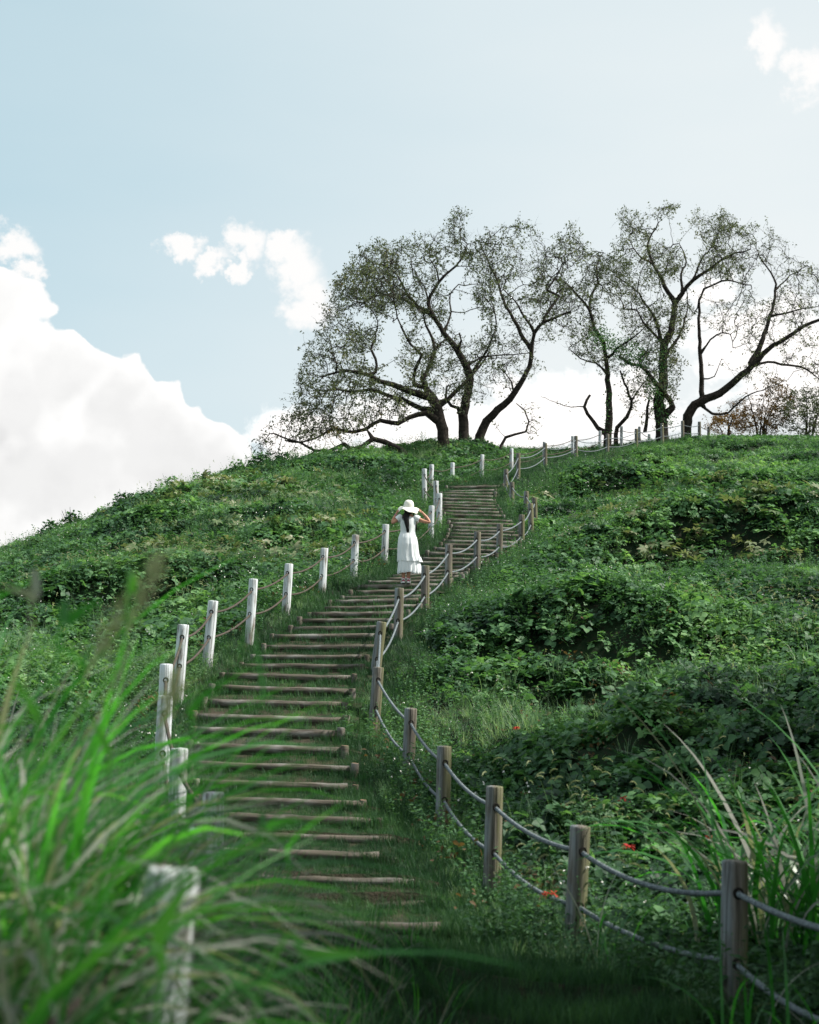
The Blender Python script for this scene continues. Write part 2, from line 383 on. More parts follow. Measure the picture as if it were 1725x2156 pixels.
SY = np.array([d for _, _, d, _ in steps]); SZ = zsm.copy()
cps = []
for lst in (RIGHT, LEFT):
    for (ut, vt, ub, vb, d) in lst: p = at(ub, vb, d); cps.append((p.x, p.y, p.z))
for (a, b, d, k) in steps[::2]:
    for p in (a, b): cps.append((p.x, p.y, p.z - .07))
HILL = [  # (u, v, distance) on the slopes
    (0, 1175, 42), (100, 1140, 44), (180, 1112, 46), (250, 1072, 47), (350, 1047, 49), (430, 1027, 50), (500, 1003, 51), (560, 988, 52), (640, 970, 54), (720, 954, 56), (840, 947, 58),
    (935, 933, 59.5), (1000, 928, 60), (1520, 918, 71), (1600, 914, 70), (1725, 914, 69), (1900, 930, 68), (-200, 1260, 42),
    (0, 1300, 27), (0, 1400, 21), (0, 1500, 16.5), (200, 1300, 27), (200, 1400, 22), (300, 1200, 34), (100, 1220, 35), (500, 1100, 40), (650, 1060, 44), (800, 1000, 50), (450, 1180, 34), (-300, 1400, 22),
    (1300, 1400, 22.5), (1500, 1400, 21.5), (1725, 1400, 20.5), (1300, 1250, 29), (1500, 1230, 29.5), (1725, 1230, 28.5), (1250, 1120, 38), (1400, 1050, 44), (1700, 1050, 42), (1500, 980, 54), (1725, 980, 52), (1350, 990, 55),
    (1100, 1600, 17.8), (1300, 1700, 14.6), (1650, 1650, 14.6), (1500, 1550, 16.8), (1700, 1500, 17.2), (1000, 1450, 21.2), (1150, 1300, 26.5), (2000, 1500, 16.5), (2000, 1200, 28)]
for (u, v, d) in HILL: p = at(u, v + (.30 / d * FPX if d > 53 else .15 / d * FPX if d > 41 else 0), d); cps.append((p.x, p.y, p.z))
# behind the crest the ground falls away
for (u, v, d) in [(-200, 1260, 42), (0, 1175, 42), (250, 1072, 47), (500, 1003, 51), (720, 954, 56)]:
    p = at(u, v, d); cps.append((p.x * 1.25, p.y * 1.22, p.z - .6)); cps.append((p.x * 1.5, p.y * 1.6, p.z - 5))
for (u, v, d) in [(935, 930, 60), (1200, 940, 68), (1400, 925, 76), (1600, 912, 76), (1800, 912, 76)]:
    p = at(u, v, d); cps.append((p.x * 1.1, p.y + 6, p.z + .15)); cps.append((p.x * 1.3, p.y + 32, p.z - 3))
cps += [(0, 4, -.30), (0, 1, -.22), (0, 7, -.42), (2, 7, -.42), (-1.3, 3, -.02), (-1.3, 6, -.05), (-3, 5, .1), (-3, 1, .1), (3, 3, -.35), (4.5, 8, -.2), (6, 5, -.2), (0, -5, -.2), (-6, -4, .1), (6, -4, -.3), (-6, 8, .4), (-8, 14, .9), (7.5, 12, .3), (-3.2, 9, .1), (-4.5, 12, .6)]
C = np.array(cps)
def tps_fit(C, lam=.05):
    n = len(C); d = np.hypot(C[:, None, 0] - C[None, :, 0], C[:, None, 1] - C[None, :, 1])
    Km = np.where(d > 0, d * d * np.log(np.maximum(d, 1e-9)), 0) + np.eye(n) * lam
    P = np.c_[np.ones(n), C[:, :2]]; A = np.zeros((n + 3, n + 3)); A[:n, :n] = Km; A[:n, n:] = P; A[n:, :n] = P.T
    return np.linalg.solve(A, np.r_[C[:, 2], 0, 0, 0])
W = tps_fit(C)
def tps(x, y):
    x = np.asarray(x, float); y = np.asarray(y, float); sh = x.shape; x = x.ravel(); y = y.ravel(); res = np.zeros(len(x)); n = len(C)
    for s in range(0, len(x), 20000):
        X = x[s:s + 20000]; Y = y[s:s + 20000]
        d2 = (X[:, None] - C[None, :, 0]) ** 2 + (Y[:, None] - C[None, :, 1]) ** 2
        res[s:s + 20000] = (.5 * d2 * np.log(np.maximum(d2, 1e-12))) @ W[:n] + W[n] + W[n + 1] * X + W[n + 2] * Y
    return res.reshape(sh)
# lattice value noise
NG = RNG.random((256, 256))
def vnoise(x, y, sc_, ox=0.0):
    x = np.asarray(x, float) / sc_ + ox + 500; y = np.asarray(y, float) / sc_ + ox * 1.7 + 500
    xi = np.floor(x).astype(int); yi = np.floor(y).astype(int); fx = x - xi; fy = y - yi
    fx = fx * fx * (3 - 2 * fx); fy = fy * fy * (3 - 2 * fy)
    g = lambda a, b: NG[a % 256, b % 256]
    return (g(xi, yi) * (1 - fx) + g(xi + 1, yi) * fx) * (1 - fy) + (g(xi, yi + 1) * (1 - fx) + g(xi + 1, yi + 1) * fx) * fy - .5
# path centre line
PC = np.array([[(a.x + b.x) / 2, (a.y + b.y) / 2] for a, b, _, _ in steps])
top = [at(1090, 1000, 50.5), at(1150, 965, 55.5), at(1210, 945, 60), at(1290, 935, 64), at(1380, 930, 68)]
bot = [(.75, 7.0), (.7, 4.0), (.3, 0)]
PC = np.r_[np.array(bot[::-1]), PC, np.array([[p.x, p.y] for p in top])]
def pdist(x, y):
    x = np.asarray(x, float); y = np.asarray(y, float); best = np.full(x.shape, 1e9)
    for i in range(len(PC) - 1):
        a = PC[i]; b = PC[i + 1]; ab = b - a; L2 = ab @ ab
        t = np.clip(((x - a[0]) * ab[0] + (y - a[1]) * ab[1]) / L2, 0, 1)
        best = np.minimum(best, np.hypot(x - a[0] - t * ab[0], y - a[1] - t * ab[1]))
    return best
def sstep(a, b, x): t = np.clip((x - a) / (b - a), 0, 1); return t * t * (3 - 2 * t)
MOUNDS = [  # (u, v, distance, height, half width, half depth, yaw)
    (1180, 1335, 24.0, .55, 1.6, .9, .2), (1360, 1330, 23.3, .50, 1.5, .9, -.1), (1560, 1330, 22.5, .3, 1.6, 1, 0),
    (1520, 1120, 34.5, .65, 2.6, 1.1, 0), (1720, 1130, 33.5, .65, 2.4, 1.1, 0), (1380, 1150, 34, .4, 1.5, .9, .3),
    (1330, 1000, 49, .5, 2.4, 1.2, 0), (1250, 1060, 42.5, .35, 1.6, .9, 0), (1620, 1010, 46, .3, 2.5, 1.2, 0),
    (370, 1225, 29.5, .45, 1.6, .9, .2), (180, 1240, 29, .5, 2.0, 1.0, .1), (640, 1150, 35, .35, 1.2, .8, 0), (560, 1120, 39, .3, 1.4, .8, 0),
    (1350, 1600, 16.6, .35, 1.2, .7, 0), (1600, 1560, 16.0, .3, 1.2, .7, 0), (300, 1110, 41, .35, 2, 1, 0), (750, 985, 52, .3, 2.5, 1, 0)]
MW = [(at(u, v, d), h, a, b, y) for (u, v, d, h, a, b, y) in MOUNDS]
HW = [(at(u, v, d), a, b) for (u, v, d, a, b) in [(1230, 1425, 20.8, 1.3, .8), (1330, 1470, 19.4, 1.1, .6), (1560, 1195, 30.8, 2.4, .9), (1380, 1170, 32.5, 1.3, .7), (1350, 1680, 14.9, .8, .5), (120, 1330, 25.0, 1.6, .8), (330, 1300, 26.0, 1.0, .6), (1640, 1500, 17.4, 1.1, .5), (1100, 1560, 18.3, .6, .4), (1230, 1070, 41.5, 1.6, .8)]]
def hollow(x, y):
    h_ = np.zeros(np.shape(x))
    for (p, h, a, b, yw) in MW: h_ = np.maximum(h_, np.exp(-(((x - p.x) / (a * .95)) ** 2 + ((y - (p.y - b * 1.25)) / (b * .68)) ** 2)) * min(1, h * 2.0))
    for (p, a, b) in HW: h_ = np.maximum(h_, np.exp(-(((x - p.x) / a) ** 2 + ((y - p.y) / b) ** 2) * .9))
    return h_
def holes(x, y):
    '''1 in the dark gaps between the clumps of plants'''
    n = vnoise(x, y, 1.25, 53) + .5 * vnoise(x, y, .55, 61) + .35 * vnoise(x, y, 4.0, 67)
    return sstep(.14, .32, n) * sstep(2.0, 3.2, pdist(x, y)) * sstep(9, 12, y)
def height(x, y, bumps=True):
    x = np.asarray(x, float); y = np.asarray(y, float); z = tps(np.clip(x, -60, 60), np.clip(y, -12, 118))
    if bumps:
        pd = pdist(x, y); k = sstep(1.0, 2.8, pd)
        far = sstep(6, 14, y)
        z = z + k * (vnoise(x, y, 3.1) * .42 + vnoise(x, y, 1.15, 31) * .22) * (.25 + .75 * far) * (1 - .6 * sstep(52, 60, y) * sstep(-3, 3, x))
        z = z - .22 * k * holes(x, y)
        z = z - .60 * k * hollow(x, y)
        for (p, h, a, b, yw) in MW:
            dx = x - p.x; dy = y - p.y; cx = math.cos(yw); sx = math.sin(yw)
            X = (dx * cx + dy * sx) / a; Y = (-dx * sx + dy * cx) / b
            Y = np.where(Y < 0, Y * 1.35, Y * .7)
            z = z + k * h * np.exp(-(X * X + Y * Y))
        t_ = np.mod(y + .10 * np.sin(x * 2.1), .80) / .80; z = z + .15 * (sstep(0, .16, t_) - t_) * (1 - sstep(1.1, 1.9, pd)) * sstep(6.6, 7.6, y) * (1 - sstep(9.6, 10.2, y))
        pz = np.interp(y, SY, SZ) - .17; on = (1 - sstep(.92, 1.35, pd)) * sstep(9.0, 9.8, y) * (1 - sstep(47, 48.5, y))
        z = z * (1 - on) + np.minimum(z, pz) * on
    return z
def hz(x, y): return float(height(np.array([x]), np.array([y]))[0])

# ------------------------------------------------------------------ the ground
def ground():
    xs = np.r_[[-900, -400, -200, -120, -80], np.linspace(-58, -20, 90), np.linspace(-19.8, 24, 300), np.linspace(24.5, 58, 80), [80, 120, 200, 400, 900]]
    ys = np.r_[[-900, -300, -100, -40], np.linspace(-12, 3, 30), np.geomspace(3.1, 80, 430), np.linspace(81, 118, 40), [150, 220, 400, 900, 1800]]
    X, Y = np.meshgrid(xs, ys); Z = height(X, Y)
    ring = np.maximum(np.maximum(np.abs(X) - 58, np.abs(Y - 53) - 65), 0); k = sstep(0, 160, ring)
    Z = Z * (1 - k) + (-6) * k
    nx = len(xs); ny = len(ys); V = np.c_[X.ravel(), Y.ravel(), Z.ravel()]
    i = (np.arange(ny - 1)[:, None] * nx + np.arange(nx - 1)[None, :]).ravel()
    F4 = np.c_[i, i + 1, i + 1 + nx, i + nx]
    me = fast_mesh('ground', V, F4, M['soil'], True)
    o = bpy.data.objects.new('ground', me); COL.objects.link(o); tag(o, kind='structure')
ground()

# ------------------------------------------------------------------ the stairway
stair = empty('log_stairway', tuple(steps[0][0]))
tag(stair, 'winding stairway of weathered logs with grassy treads between the two rope fences', 'stairway')
base = Vector(stair.location)
def sub(name, me, parent, p, base_, rot=(0, 0, 0), scale=(1, 1, 1)): return inst(name, me, parent, Vector(p) - base_, rot, scale)
def log_mesh(L, r, seed):
    rr = random.Random(seed); mb = MB(); n = 9
    pts = [Vector((L * (i / (n - 1) - .5), rr.uniform(-.008, .008), rr.uniform(-.006, .006))) for i in range(n)]
    mb.tube(pts, [r * rr.uniform(.93, 1.05) for _ in range(n)], 10)
    return mb.mesh('log', M['log'], True)
def stake_mesh():
    mb = MB(); mb.lathe([(.044, -.35), (.045, .0), (.043, .075), (.038, .085)], sides=12)
    me = mb.mesh('stake', M['log'], True); me.materials.append(M['cut_end'])
    bm = bmesh.new(); bm.from_mesh(me); v = bm.verts.new((0, 0, .0855)); bm.verts.ensure_lookup_table()
    for j in range(12):
        f = bm.faces.new((bm.verts[36 + j], bm.verts[36 + (j + 1) % 12], v)); f.material_index = 1
    bm.to_mesh(me); bm.free()
    return me
STAKE = stake_mesh()
rs = random.Random(5)
tread = MB()
for i, (a, b, d, k) in enumerate(steps):
    a = Vector(a); b = Vector(b); r = rs.uniform(.040, .050) + (.010 if k else 0)
    ext = (b - a).normalized() * rs.uniform(-.03, .09); a2 = a - ext; b2 = b + ext * rs.uniform(.2, 1.0)
    c = (a2 + b2) / 2 - Vector((0, 0, r + (.012 if d < 12.8 else 0))); L = (b2 - a2).length
    me = log_mesh(L, r, i)
    dv = b2 - a2; q = dv.to_track_quat('X', 'Z').to_euler()
    sub('step_log', me, stair, c, base, q)
    if k or (i * 7) % 5 < 3: sub('step_log', log_mesh(L * .97, r * .95, i + 100), stair, c - Vector((0, -.02, r * 1.75)), base, q)
    # stakes that pin the log, just in front of it near both ends (and sometimes behind)
    for e, sgn in ((a, -1), (b, 1)):
        if d < 13 or (d < 16 and sgn > 0 and rs.random() < .5): continue
        if d < 15 and sgn < 0: continue
        if rs.random() < .12: continue
        s = e + (b - a).normalized() * sgn * rs.uniform(.04, .10) + Vector((0, -rs.uniform(-.01, .05), 0))
        sub('stake', STAKE, stair, s - Vector((0, 0, rs.uniform(.06, .10))), base, (rs.uniform(-.08, .08), rs.uniform(-.08, .08), rs.uniform(0, 6)), (rs.uniform(.9, 1.2),) * 3)
# treads: from each log back to the foot of the next
vs = []; fs = []; TR = []
cross = 9
for i, (a, b, d, k) in enumerate(steps):
    n = steps[i + 1] if i + 1 < len(steps) else None
    dirv_ = (b - a).normalized(); A = a - dirv_ * .25 + Vector((0, .03, -.035)); B = b + dirv_ * .25 + Vector((0, .03, -.035))
    if n is None: A2 = A + Vector((.1, .8, .10)); B2 = B + Vector((.1, .8, .10))
    else:
        dn = (n[1] - n[0]).normalized(); lowz = max(-.13, -(zsm[i + 1] - zsm[i]) * .85 - .02)
        A2 = n[0] - dn * .25 + Vector((0, -.045, lowz)); B2 = n[1] + dn * .25 + Vector((0, -.045, lowz))
    TR.append((A, B, A2, B2, d))
    rows = [(A, B, -.16), (A, B, 0), (A.lerp(A2, .5), B.lerp(B2, .5), -.012), (A2, B2, 0), (A2 + Vector((0, .05, .0)), B2 + Vector((0, .05, .0)), .10)]
    b0 = len(vs)
    for (p, q, dz) in rows:
        for j in range(cross):
            t = j / (cross - 1); v = p.lerp(q, t); edge = abs(t - .5) * 2
            vs.append(v + Vector((0, 0, dz + (rs.uniform(-.012, .012)) - .05 * max(0, edge - .8) * 5)))
    for r_ in range(len(rows) - 1):
        for j in range(cross - 1):
            fs.append((b0 + r_ * cross + j, b0 + r_ * cross + j + 1, b0 + (r_ + 1) * cross + j + 1, b0 + (r_ + 1) * cross + j))
def tread_mat():
    m, N = newmat('tread_turf'); ge = N.add('ShaderNodeNewGeometry'); P = ge.outputs['Position']
    n = N.noise(P, 3, 5, .65); n2 = N.noise(P, 40, 3, .6)
    col = N.mix(N.smooth(n, .40, .62), rgba(.018, .036, .016), rgba(.050, .043, .030))
    finish(N, principled(N, col, .95, .1, bump(N, n2, .7, .03)))
    return m
to = mesh_obj('path', vs, fs, tread_mat(), None, False); tag(to, kind='structure')

# ------------------------------------------------------------------ the rope fences
def post_mesh(name, mat, seed, r=.077, sides=18):
    rr = random.Random(seed); mb = MB()
    ov = rr.uniform(0, 6)
    def wob(r_, z, a, i): return (r_ * (1 + .025 * math.sin(2 * a + ov) + .015 * math.sin(5 * a + z * 3)), z)
    mb.lathe([(r * 1.02, -.45), (r * 1.03, -.05), (r * 1.01, .3), (r, .6), (r * .985, .9), (r * .98, .985), (r * .93, .998), (r * .5, 1.003), (.001, 1.002)], sides=sides, wob=wob)
    me = mb.mesh(name, mat, True)
    return me
def hole_mesh():
    mb = MB(); n = 12
    vs = []; fs = []
    for i in range(n):
        a = 2 * math.pi * i / n
        for (r_, h) in ((.034, 0), (.030, .010), (.018, .010), (.018, -.02)):
            vs.append((r_ * math.cos(a), -h, r_ * math.sin(a) * 1.15))
    for i in range(n):
        k = (i + 1) % n
        for j in range(3): fs.append((i * 4 + j, k * 4 + j, k * 4 + j + 1, i * 4 + j + 1))
    fs.append(tuple(i * 4 + 3 for i in range(n)))
    mb.add(vs, fs); return mb.mesh('rope_hole', M['hole'], True)
HOLE = hole_mesh()
PW = [post_mesh('post', M['post_white'], s) for s in range(5)]
PG = [post_mesh('post', M['post_grey'], s + 10) for s in range(5)]
POSTS = []
def fence(name, lst, meshes, ropemat, label, lowmix=None):
    g0 = at(lst[2][2], lst[2][3], lst[2][4]); root = empty(name, tuple(g0)); tag(root, label, 'fence')
    bs = Vector(root.location); tr = []
    fr = random.Random(len(lst))
    for i, (ut, vt, ub, vb, d) in enumerate(lst):
        bp = at(ub, vb, d); tp = at(ut, vt, d)
        H = tp.z - bp.z; Hn = max(H, .96) if d > 15 else max(H, 1.0)
        axis = (tp - bp); axis.normalize()
        # keep tilt modest
        bp = tp - axis * Hn
        if d > 9: tp = tp + Vector((fr.uniform(-.025, .025), fr.uniform(-.04, .04), 0)); axis = (tp - bp).normalized()
        q = axis.to_track_quat('Z', 'Y').to_euler()
        zr = fr.uniform(-.35, .35)
        mt = (axis.to_track_quat('Z', 'Y').to_matrix() @ Matrix.Rotation(-axis.to_track_quat('Z', 'Y').to_euler().z, 3, 'Z'))
        mesh = meshes[i % len(meshes)]
        s = Hn
        o = sub('post', mesh, root, bp, bs, mt.to_euler(), (1, 1, s))
        tr.append((bp, axis, Hn)); POSTS.append((bp, d))
    for h in (.82, .42):
        for i in range(len(tr) - 1):
            p = tr[i][0] + tr[i][1] * tr[i][2] * h; q = tr[i + 1][0] + tr[i + 1][1] * tr[i + 1][2] * h
            dd = (q - p); L = dd.length
            if L > 7: continue
            near = p.y < 15
            n = int(L / .018) if near else (28 if p.y < 30 else 14)
            sag = fr.uniform(.05, .11) * L / 2.3
            pts = [p + dd * t + Vector((0, 0, -sag * 4 * t * (1 - t))) for t in [j / n for j in range(n + 1)]]
            mb = MB(); c0 = pts[0].copy(); pl = [v - c0 for v in pts]
            mb.tube(pl, .017, 12 if near else 8, True, twist=(2 * math.pi / .10 if near else None))
            ro = mb.build('rope', ropemat, root); ro.location = c0 - bs
            # dark eyes where the rope enters the posts
            if p.y < 46:
                hd = Vector((dd.x, dd.y, 0)).normalized()
                for (pp, sg) in ((p, 1), (q, -1)):
                    e = pp + hd * sg * .069
                    yaw = math.atan2(hd.x * sg, -hd.y * sg)
                    sub('rope_hole', HOLE, root, e, bs, (0, 0, yaw))
    return root
fence('rope_fence', LEFT, PW, M['rope_brown'], 'rope fence of whitish painted posts with brown ropes, left of the stairway')
fence('rope_fence', RIGHT, PG, M['rope_grey'], 'rope fence of grey mossy posts with pale ropes, right of the stairway')

# ------------------------------------------------------------------ small plants that are scattered as stuff
GREEN = [(0.0, (.012, .030, .018)), (.25, (.030, .078, .040)), (.5, (.070, .165, .068)), (.75, (.15, .29, .115)), (1.0, (.25, .40, .17))]
M['grass'] = leaf_mat('grass_blade', [(0.0, (.030, .070, .040)), (.3, (.10, .19, .11)), (.65, (.22, .34, .20)), (1.0, (.38, .47, .31))], .5, .35, .3)
M['turf'] = leaf_mat('turf_blade', [(0.0, (.010, .032, .015)), (.5, (.030, .086, .036)), (1.0, (.095, .20, .075))], .55, .3, .2, 1.4)
M['kudzu'] = leaf_mat('vine_leaf', GREEN, .55, .35, .25, .8)
M['weed'] = leaf_mat('weed_leaf', [(0.0, (.02, .055, .028)), (.5, (.060, .145, .062)), (1.0, (.13, .24, .10))], .6, .35, .2, .8)
M['lobed'] = leaf_mat('lobed_leaf', [(0.0, (.04, .09, .03)), (.35, (.10, .16, .07)), (.6, (.17, .20, .11)), (.8, (.24, .25, .16)), (1.0, (.55, .53, .42))], .6, .25, .2, 2.2)
M['dry'] = leaf_mat('dry_leaf', [(0.0, (.05, .035, .022)), (.6, (.12, .075, .04)), (1.0, (.17, .12, .07))], .7, .3, .2, 1.0)
M['seed'] = leaf_mat('seed_head', [(0.0, (.20, .24, .13)), (1.0, (.42, .44, .30))], .8, .3, .1)
M['white_flower'] = simple('white_flower', (.62, .62, .58), .7, .2)
M['blade'] = leaf_mat('broad_blade', [(0.0, (.012, .045, .018)), (.35, (.028, .13, .036)), (.6, (.065, .25, .055)), (1.0, (.16, .38, .10))], .35, .55, .45, 2.2, (1.3, 1.7, .5))
M['blade_grey'] = leaf_mat('withered_blade', [(0.0, (.12, .12, .11)), (1.0, (.34, .36, .31))], .6, .35, .3)

class LB:
    """quads/triangles bag with a material index per face"""
    def __init__(s): s.v = []; s.f = []; s.m = []
    def add(s, vs, fs, m=0):
        b = len(s.v); s.v += [tuple(v) for v in vs]
        for f in fs: s.f.append(tuple(i + b for i in f)); s.m.append(m)
    def mesh(s, name, mats):
        me = bpy.data.meshes.new(name); me.from_pydata(s.v, [], s.f)
        for m_ in mats: me.materials.append(m_)
        me.polygons.foreach_set('material_index', s.m); me.polygons.foreach_set('use_smooth', [True] * len(s.f)); me.update()
        return me
def blade(lb, rr, base_, yaw, h, w_, bend, segs=4, m=0, fold=0.0, twist=.0):
    """arching blade: starts upright, bends over by `bend` radians"""
    d = Vector((math.cos(yaw), math.sin(yaw), 0)); s = Vector((-math.sin(yaw), math.cos(yaw), 0))
    p = Vector(base_); a = rr.uniform(.0, .35); vs = []; L = h / segs
    for i in range(segs + 1):
        t = i / segs; wd = w_ * (.55 + .9 * t if t < .4 else (1 - t) * 1.5) * .5
        wd = w_ * .5 * max(.03, (1 - t ** 2.2)) * (.6 + .4 * min(1, t * 4))
        ss = (s * math.cos(twist * t) + Vector((0, 0, 1)) * math.sin(twist * t))
        vs += [p - ss * wd, p + ss * wd]
        ang = a + bend * (t ** 1.3)
        p = p + (d * math.sin(ang) + Vector((0, 0, math.cos(ang)))) * L
    lb.add(vs, [(2 * i, 2 * i + 1, 2 * i + 3, 2 * i + 2) for i in range(segs)], m)
    return p
def leaf(lb, p, nrm, axis, L, w_, m=0, fold=.25):
    n = Vector(nrm).normalized(); a = Vector(axis); a = (a - n * a.dot(n)).normalized(); s = n.cross(a); p = Vector(p)
    c1 = p + a * L * .05; c2 = p + a * L * .55 + n * (L * .03); c3 = p + a * L - n * (L * .10)
    l1 = p + a * L * .38 + s * w_ * .5 + n * fold * w_ * .3; r1 = p + a * L * .38 - s * w_ * .5 + n * fold * w_ * .3
    l2 = p + a * L * .75 + s * w_ * .33 + n * fold * w_ * .15; r2 = p + a * L * .75 - s * w_ * .33 + n * fold * w_ * .15
    lb.add([c1, l1, l2, c3, r2, r1, c2], [(0, 6, 2, 1), (6, 3, 2), (0, 5, 4, 6), (6, 4, 3)], m)
def rnd_dir(rr, up=.6):
    a = rr.uniform(0, 6.283); t = rr.uniform(0, up)
    return Vector((math.cos(a) * math.sin(t), math.sin(a) * math.sin(t), math.cos(t)))
def turf_tuft(seed, n=34, R_=.10, h=.09):
    rr = random.Random(seed); lb = LB()
    for _ in range(n):
        a = rr.uniform(0, 6.28); q = rr.random() ** .6 * R_
        blade(lb, rr, (q * math.cos(a), q * math.sin(a), -.01), rr.uniform(0, 6.28), h * rr.uniform(.5, 1.4), .0042, rr.uniform(.2, 1.4), 2)
    return lb.mesh('turf_tuft', [M['turf']])
def grass_tuft(seed, n=38, R_=.16, h=.42, w_=.0075, seeds=0):
    rr = random.Random(seed); lb = LB()
    for _ in range(n):
        a = rr.uniform(0, 6.28); q = rr.random() ** .7 * R_
        blade(lb, rr, (q * math.cos(a), q * math.sin(a), -.02), a + rr.uniform(-.9, .9), h * rr.uniform(.45, 1.25), w_ * rr.uniform(.7, 1.3), rr.uniform(.2, 1.9), 4)
    for _ in range(seeds):
        a = rr.uniform(0, 6.28); p = blade(lb, rr, (0, 0, 0), a, h * rr.uniform(1.1, 1.5), .003, rr.uniform(.3, .9), 4)
        for k in range(5): leaf(lb, p + Vector((0, 0, -.01 * k)) + rnd_dir(rr, 3) * .006, rnd_dir(rr, 1.5), (math.cos(a), math.sin(a), -.5 - .2 * k), .045, .014, 1)
    return lb.mesh('grass_tuft', [M['grass'], M['seed']])
def vine_patch(seed, n=26, R_=.30, L=.11, h=.22, mat='kudzu', ww=.85, up=.75):
    rr = random.Random(seed); lb = LB()
    for _ in range(n):
        a = rr.uniform(0, 6.28); q = rr.random() ** .55 * R_; z = h * (1 - (q / R_) ** 2) * rr.uniform(.35, 1.15)
        c = Vector((q * math.cos(a), q * math.sin(a), z)); n0 = rnd_dir(rr, up) + Vector((math.cos(a), math.sin(a), 0)) * .35 + Vector((0, -.15, 0)); ax = rr.uniform(0, 6.28); l = L * rr.uniform(.6, 1.25)
        for k, dk in enumerate((0, 1.75, -1.75)):
            d = Vector((math.cos(ax + dk), math.sin(ax + dk), rr.uniform(-.3, .1)))
            leaf(lb, c, n0, d, l * (1 if k == 0 else .85), l * ww, 0, rr.uniform(.1, .5))
    return lb.mesh('vine_patch', [M[mat]])
def weed_patch(seed, stems=9, R_=.20, h=.30, L=.038, flowers=0):
    rr = random.Random(seed); lb = LB()
    for _ in range(stems):
        a = rr.uniform(0, 6.28); q = rr.random() ** .6 * R_; base_ = Vector((q * math.cos(a), q * math.sin(a), 0)); hh = h * rr.uniform(.6, 1.3)
        lean = Vector((math.cos(a), math.sin(a), 0)) * rr.uniform(.05, .45); tip = base_ + (Vector((0, 0, 1)) + lean) * hh
        sd = Vector((-math.sin(a), math.cos(a), 0)) * .002
        lb.add([base_ - sd, base_ + sd, tip + sd * .5, tip - sd * .5], [(0, 1, 2, 3)], 0)
        for k in range(11):
            t = (k + 1) / 11; c = base_.lerp(tip, t) ; y = rr.uniform(0, 6.28)
            leaf(lb, c, rnd_dir(rr, .9), (math.cos(y), math.sin(y), .3), L * rr.uniform(.7, 1.4), L * .55, 0)
        for _k in range(flowers):
            c = tip + rnd_dir(rr, 2.5) * .05; leaf(lb, c, rnd_dir(rr, 1.2), rnd_dir(rr, 3), .016, .014, 1)
            if _k == 0: leaf(lb, c, (0, -1, .4), rnd_dir(rr, 3), .018, .016, 1)
    return lb.mesh('weed_patch', [M['weed'], M['white_flower']])
def lobed_patch(seed, n=9, R_=.28, L=.17):
    rr = random.Random(seed); lb = LB()
    for _ in range(n):
        a = rr.uniform(0, 6.28); q = rr.random() ** .6 * R_; c = Vector((q * math.cos(a), q * math.sin(a), rr.uniform(.12, .34))); n0 = rnd_dir(rr, .9) + Vector((0, -.35, 0)); ax = rr.uniform(0, 6.28); l = L * rr.uniform(.7, 1.2)
        for dk, s in ((0, 1), (.75, .85), (-.75, .85), (1.5, .6), (-1.5, .6)):
            leaf(lb, c, n0, (math.cos(ax + dk), math.sin(ax + dk), 0), l * s, l * .34, 0, .3)
    return lb.mesh('lobed_patch', [M['lobed']])
def dry_patch(seed, n=9, R_=.22):
    rr = random.Random(seed); lb = LB()
    for _ in range(n):
        a = rr.uniform(0, 6.28); q = rr.random() * R_
        leaf(lb, (q * math.cos(a), q * math.sin(a), rr.uniform(.02, .22)), rnd_dir(rr, 1.2), rnd_dir(rr, 3), rr.uniform(.04, .09), .04, 0, .6)
    return lb.mesh('dry_patch', [M['dry']])
def foxtail(seed, n=8, h=.6):
    rr = random.Random(seed); lb = LB()
    for _ in range(n):
        a = rr.uniform(0, 6.28); b = Vector((rr.uniform(-.15, .15), rr.uniform(-.15, .15), 0)); p = blade(lb, rr, b, a, h * rr.uniform(.8, 1.2), .004, rr.uniform(.5, 1.0), 4)
        d = Vector((math.cos(a), math.sin(a), 0)); ang = 1.1
        for k in range(9):
            ang += .16; q = p + (d * math.sin(ang) + Vector((0, 0, math.cos(ang)))) * .012
            wd = .008 if 1 < k < 7 else .005
            for y in range(4):
                s = rnd_dir(rr, 3.1)
                lb.add([p - s * wd, p + s * wd, q + s * wd, q - s * wd], [(0, 1, 2, 3)], 1)
            p = q
    return lb.mesh('foxtail', [M['grass'], M['seed']])

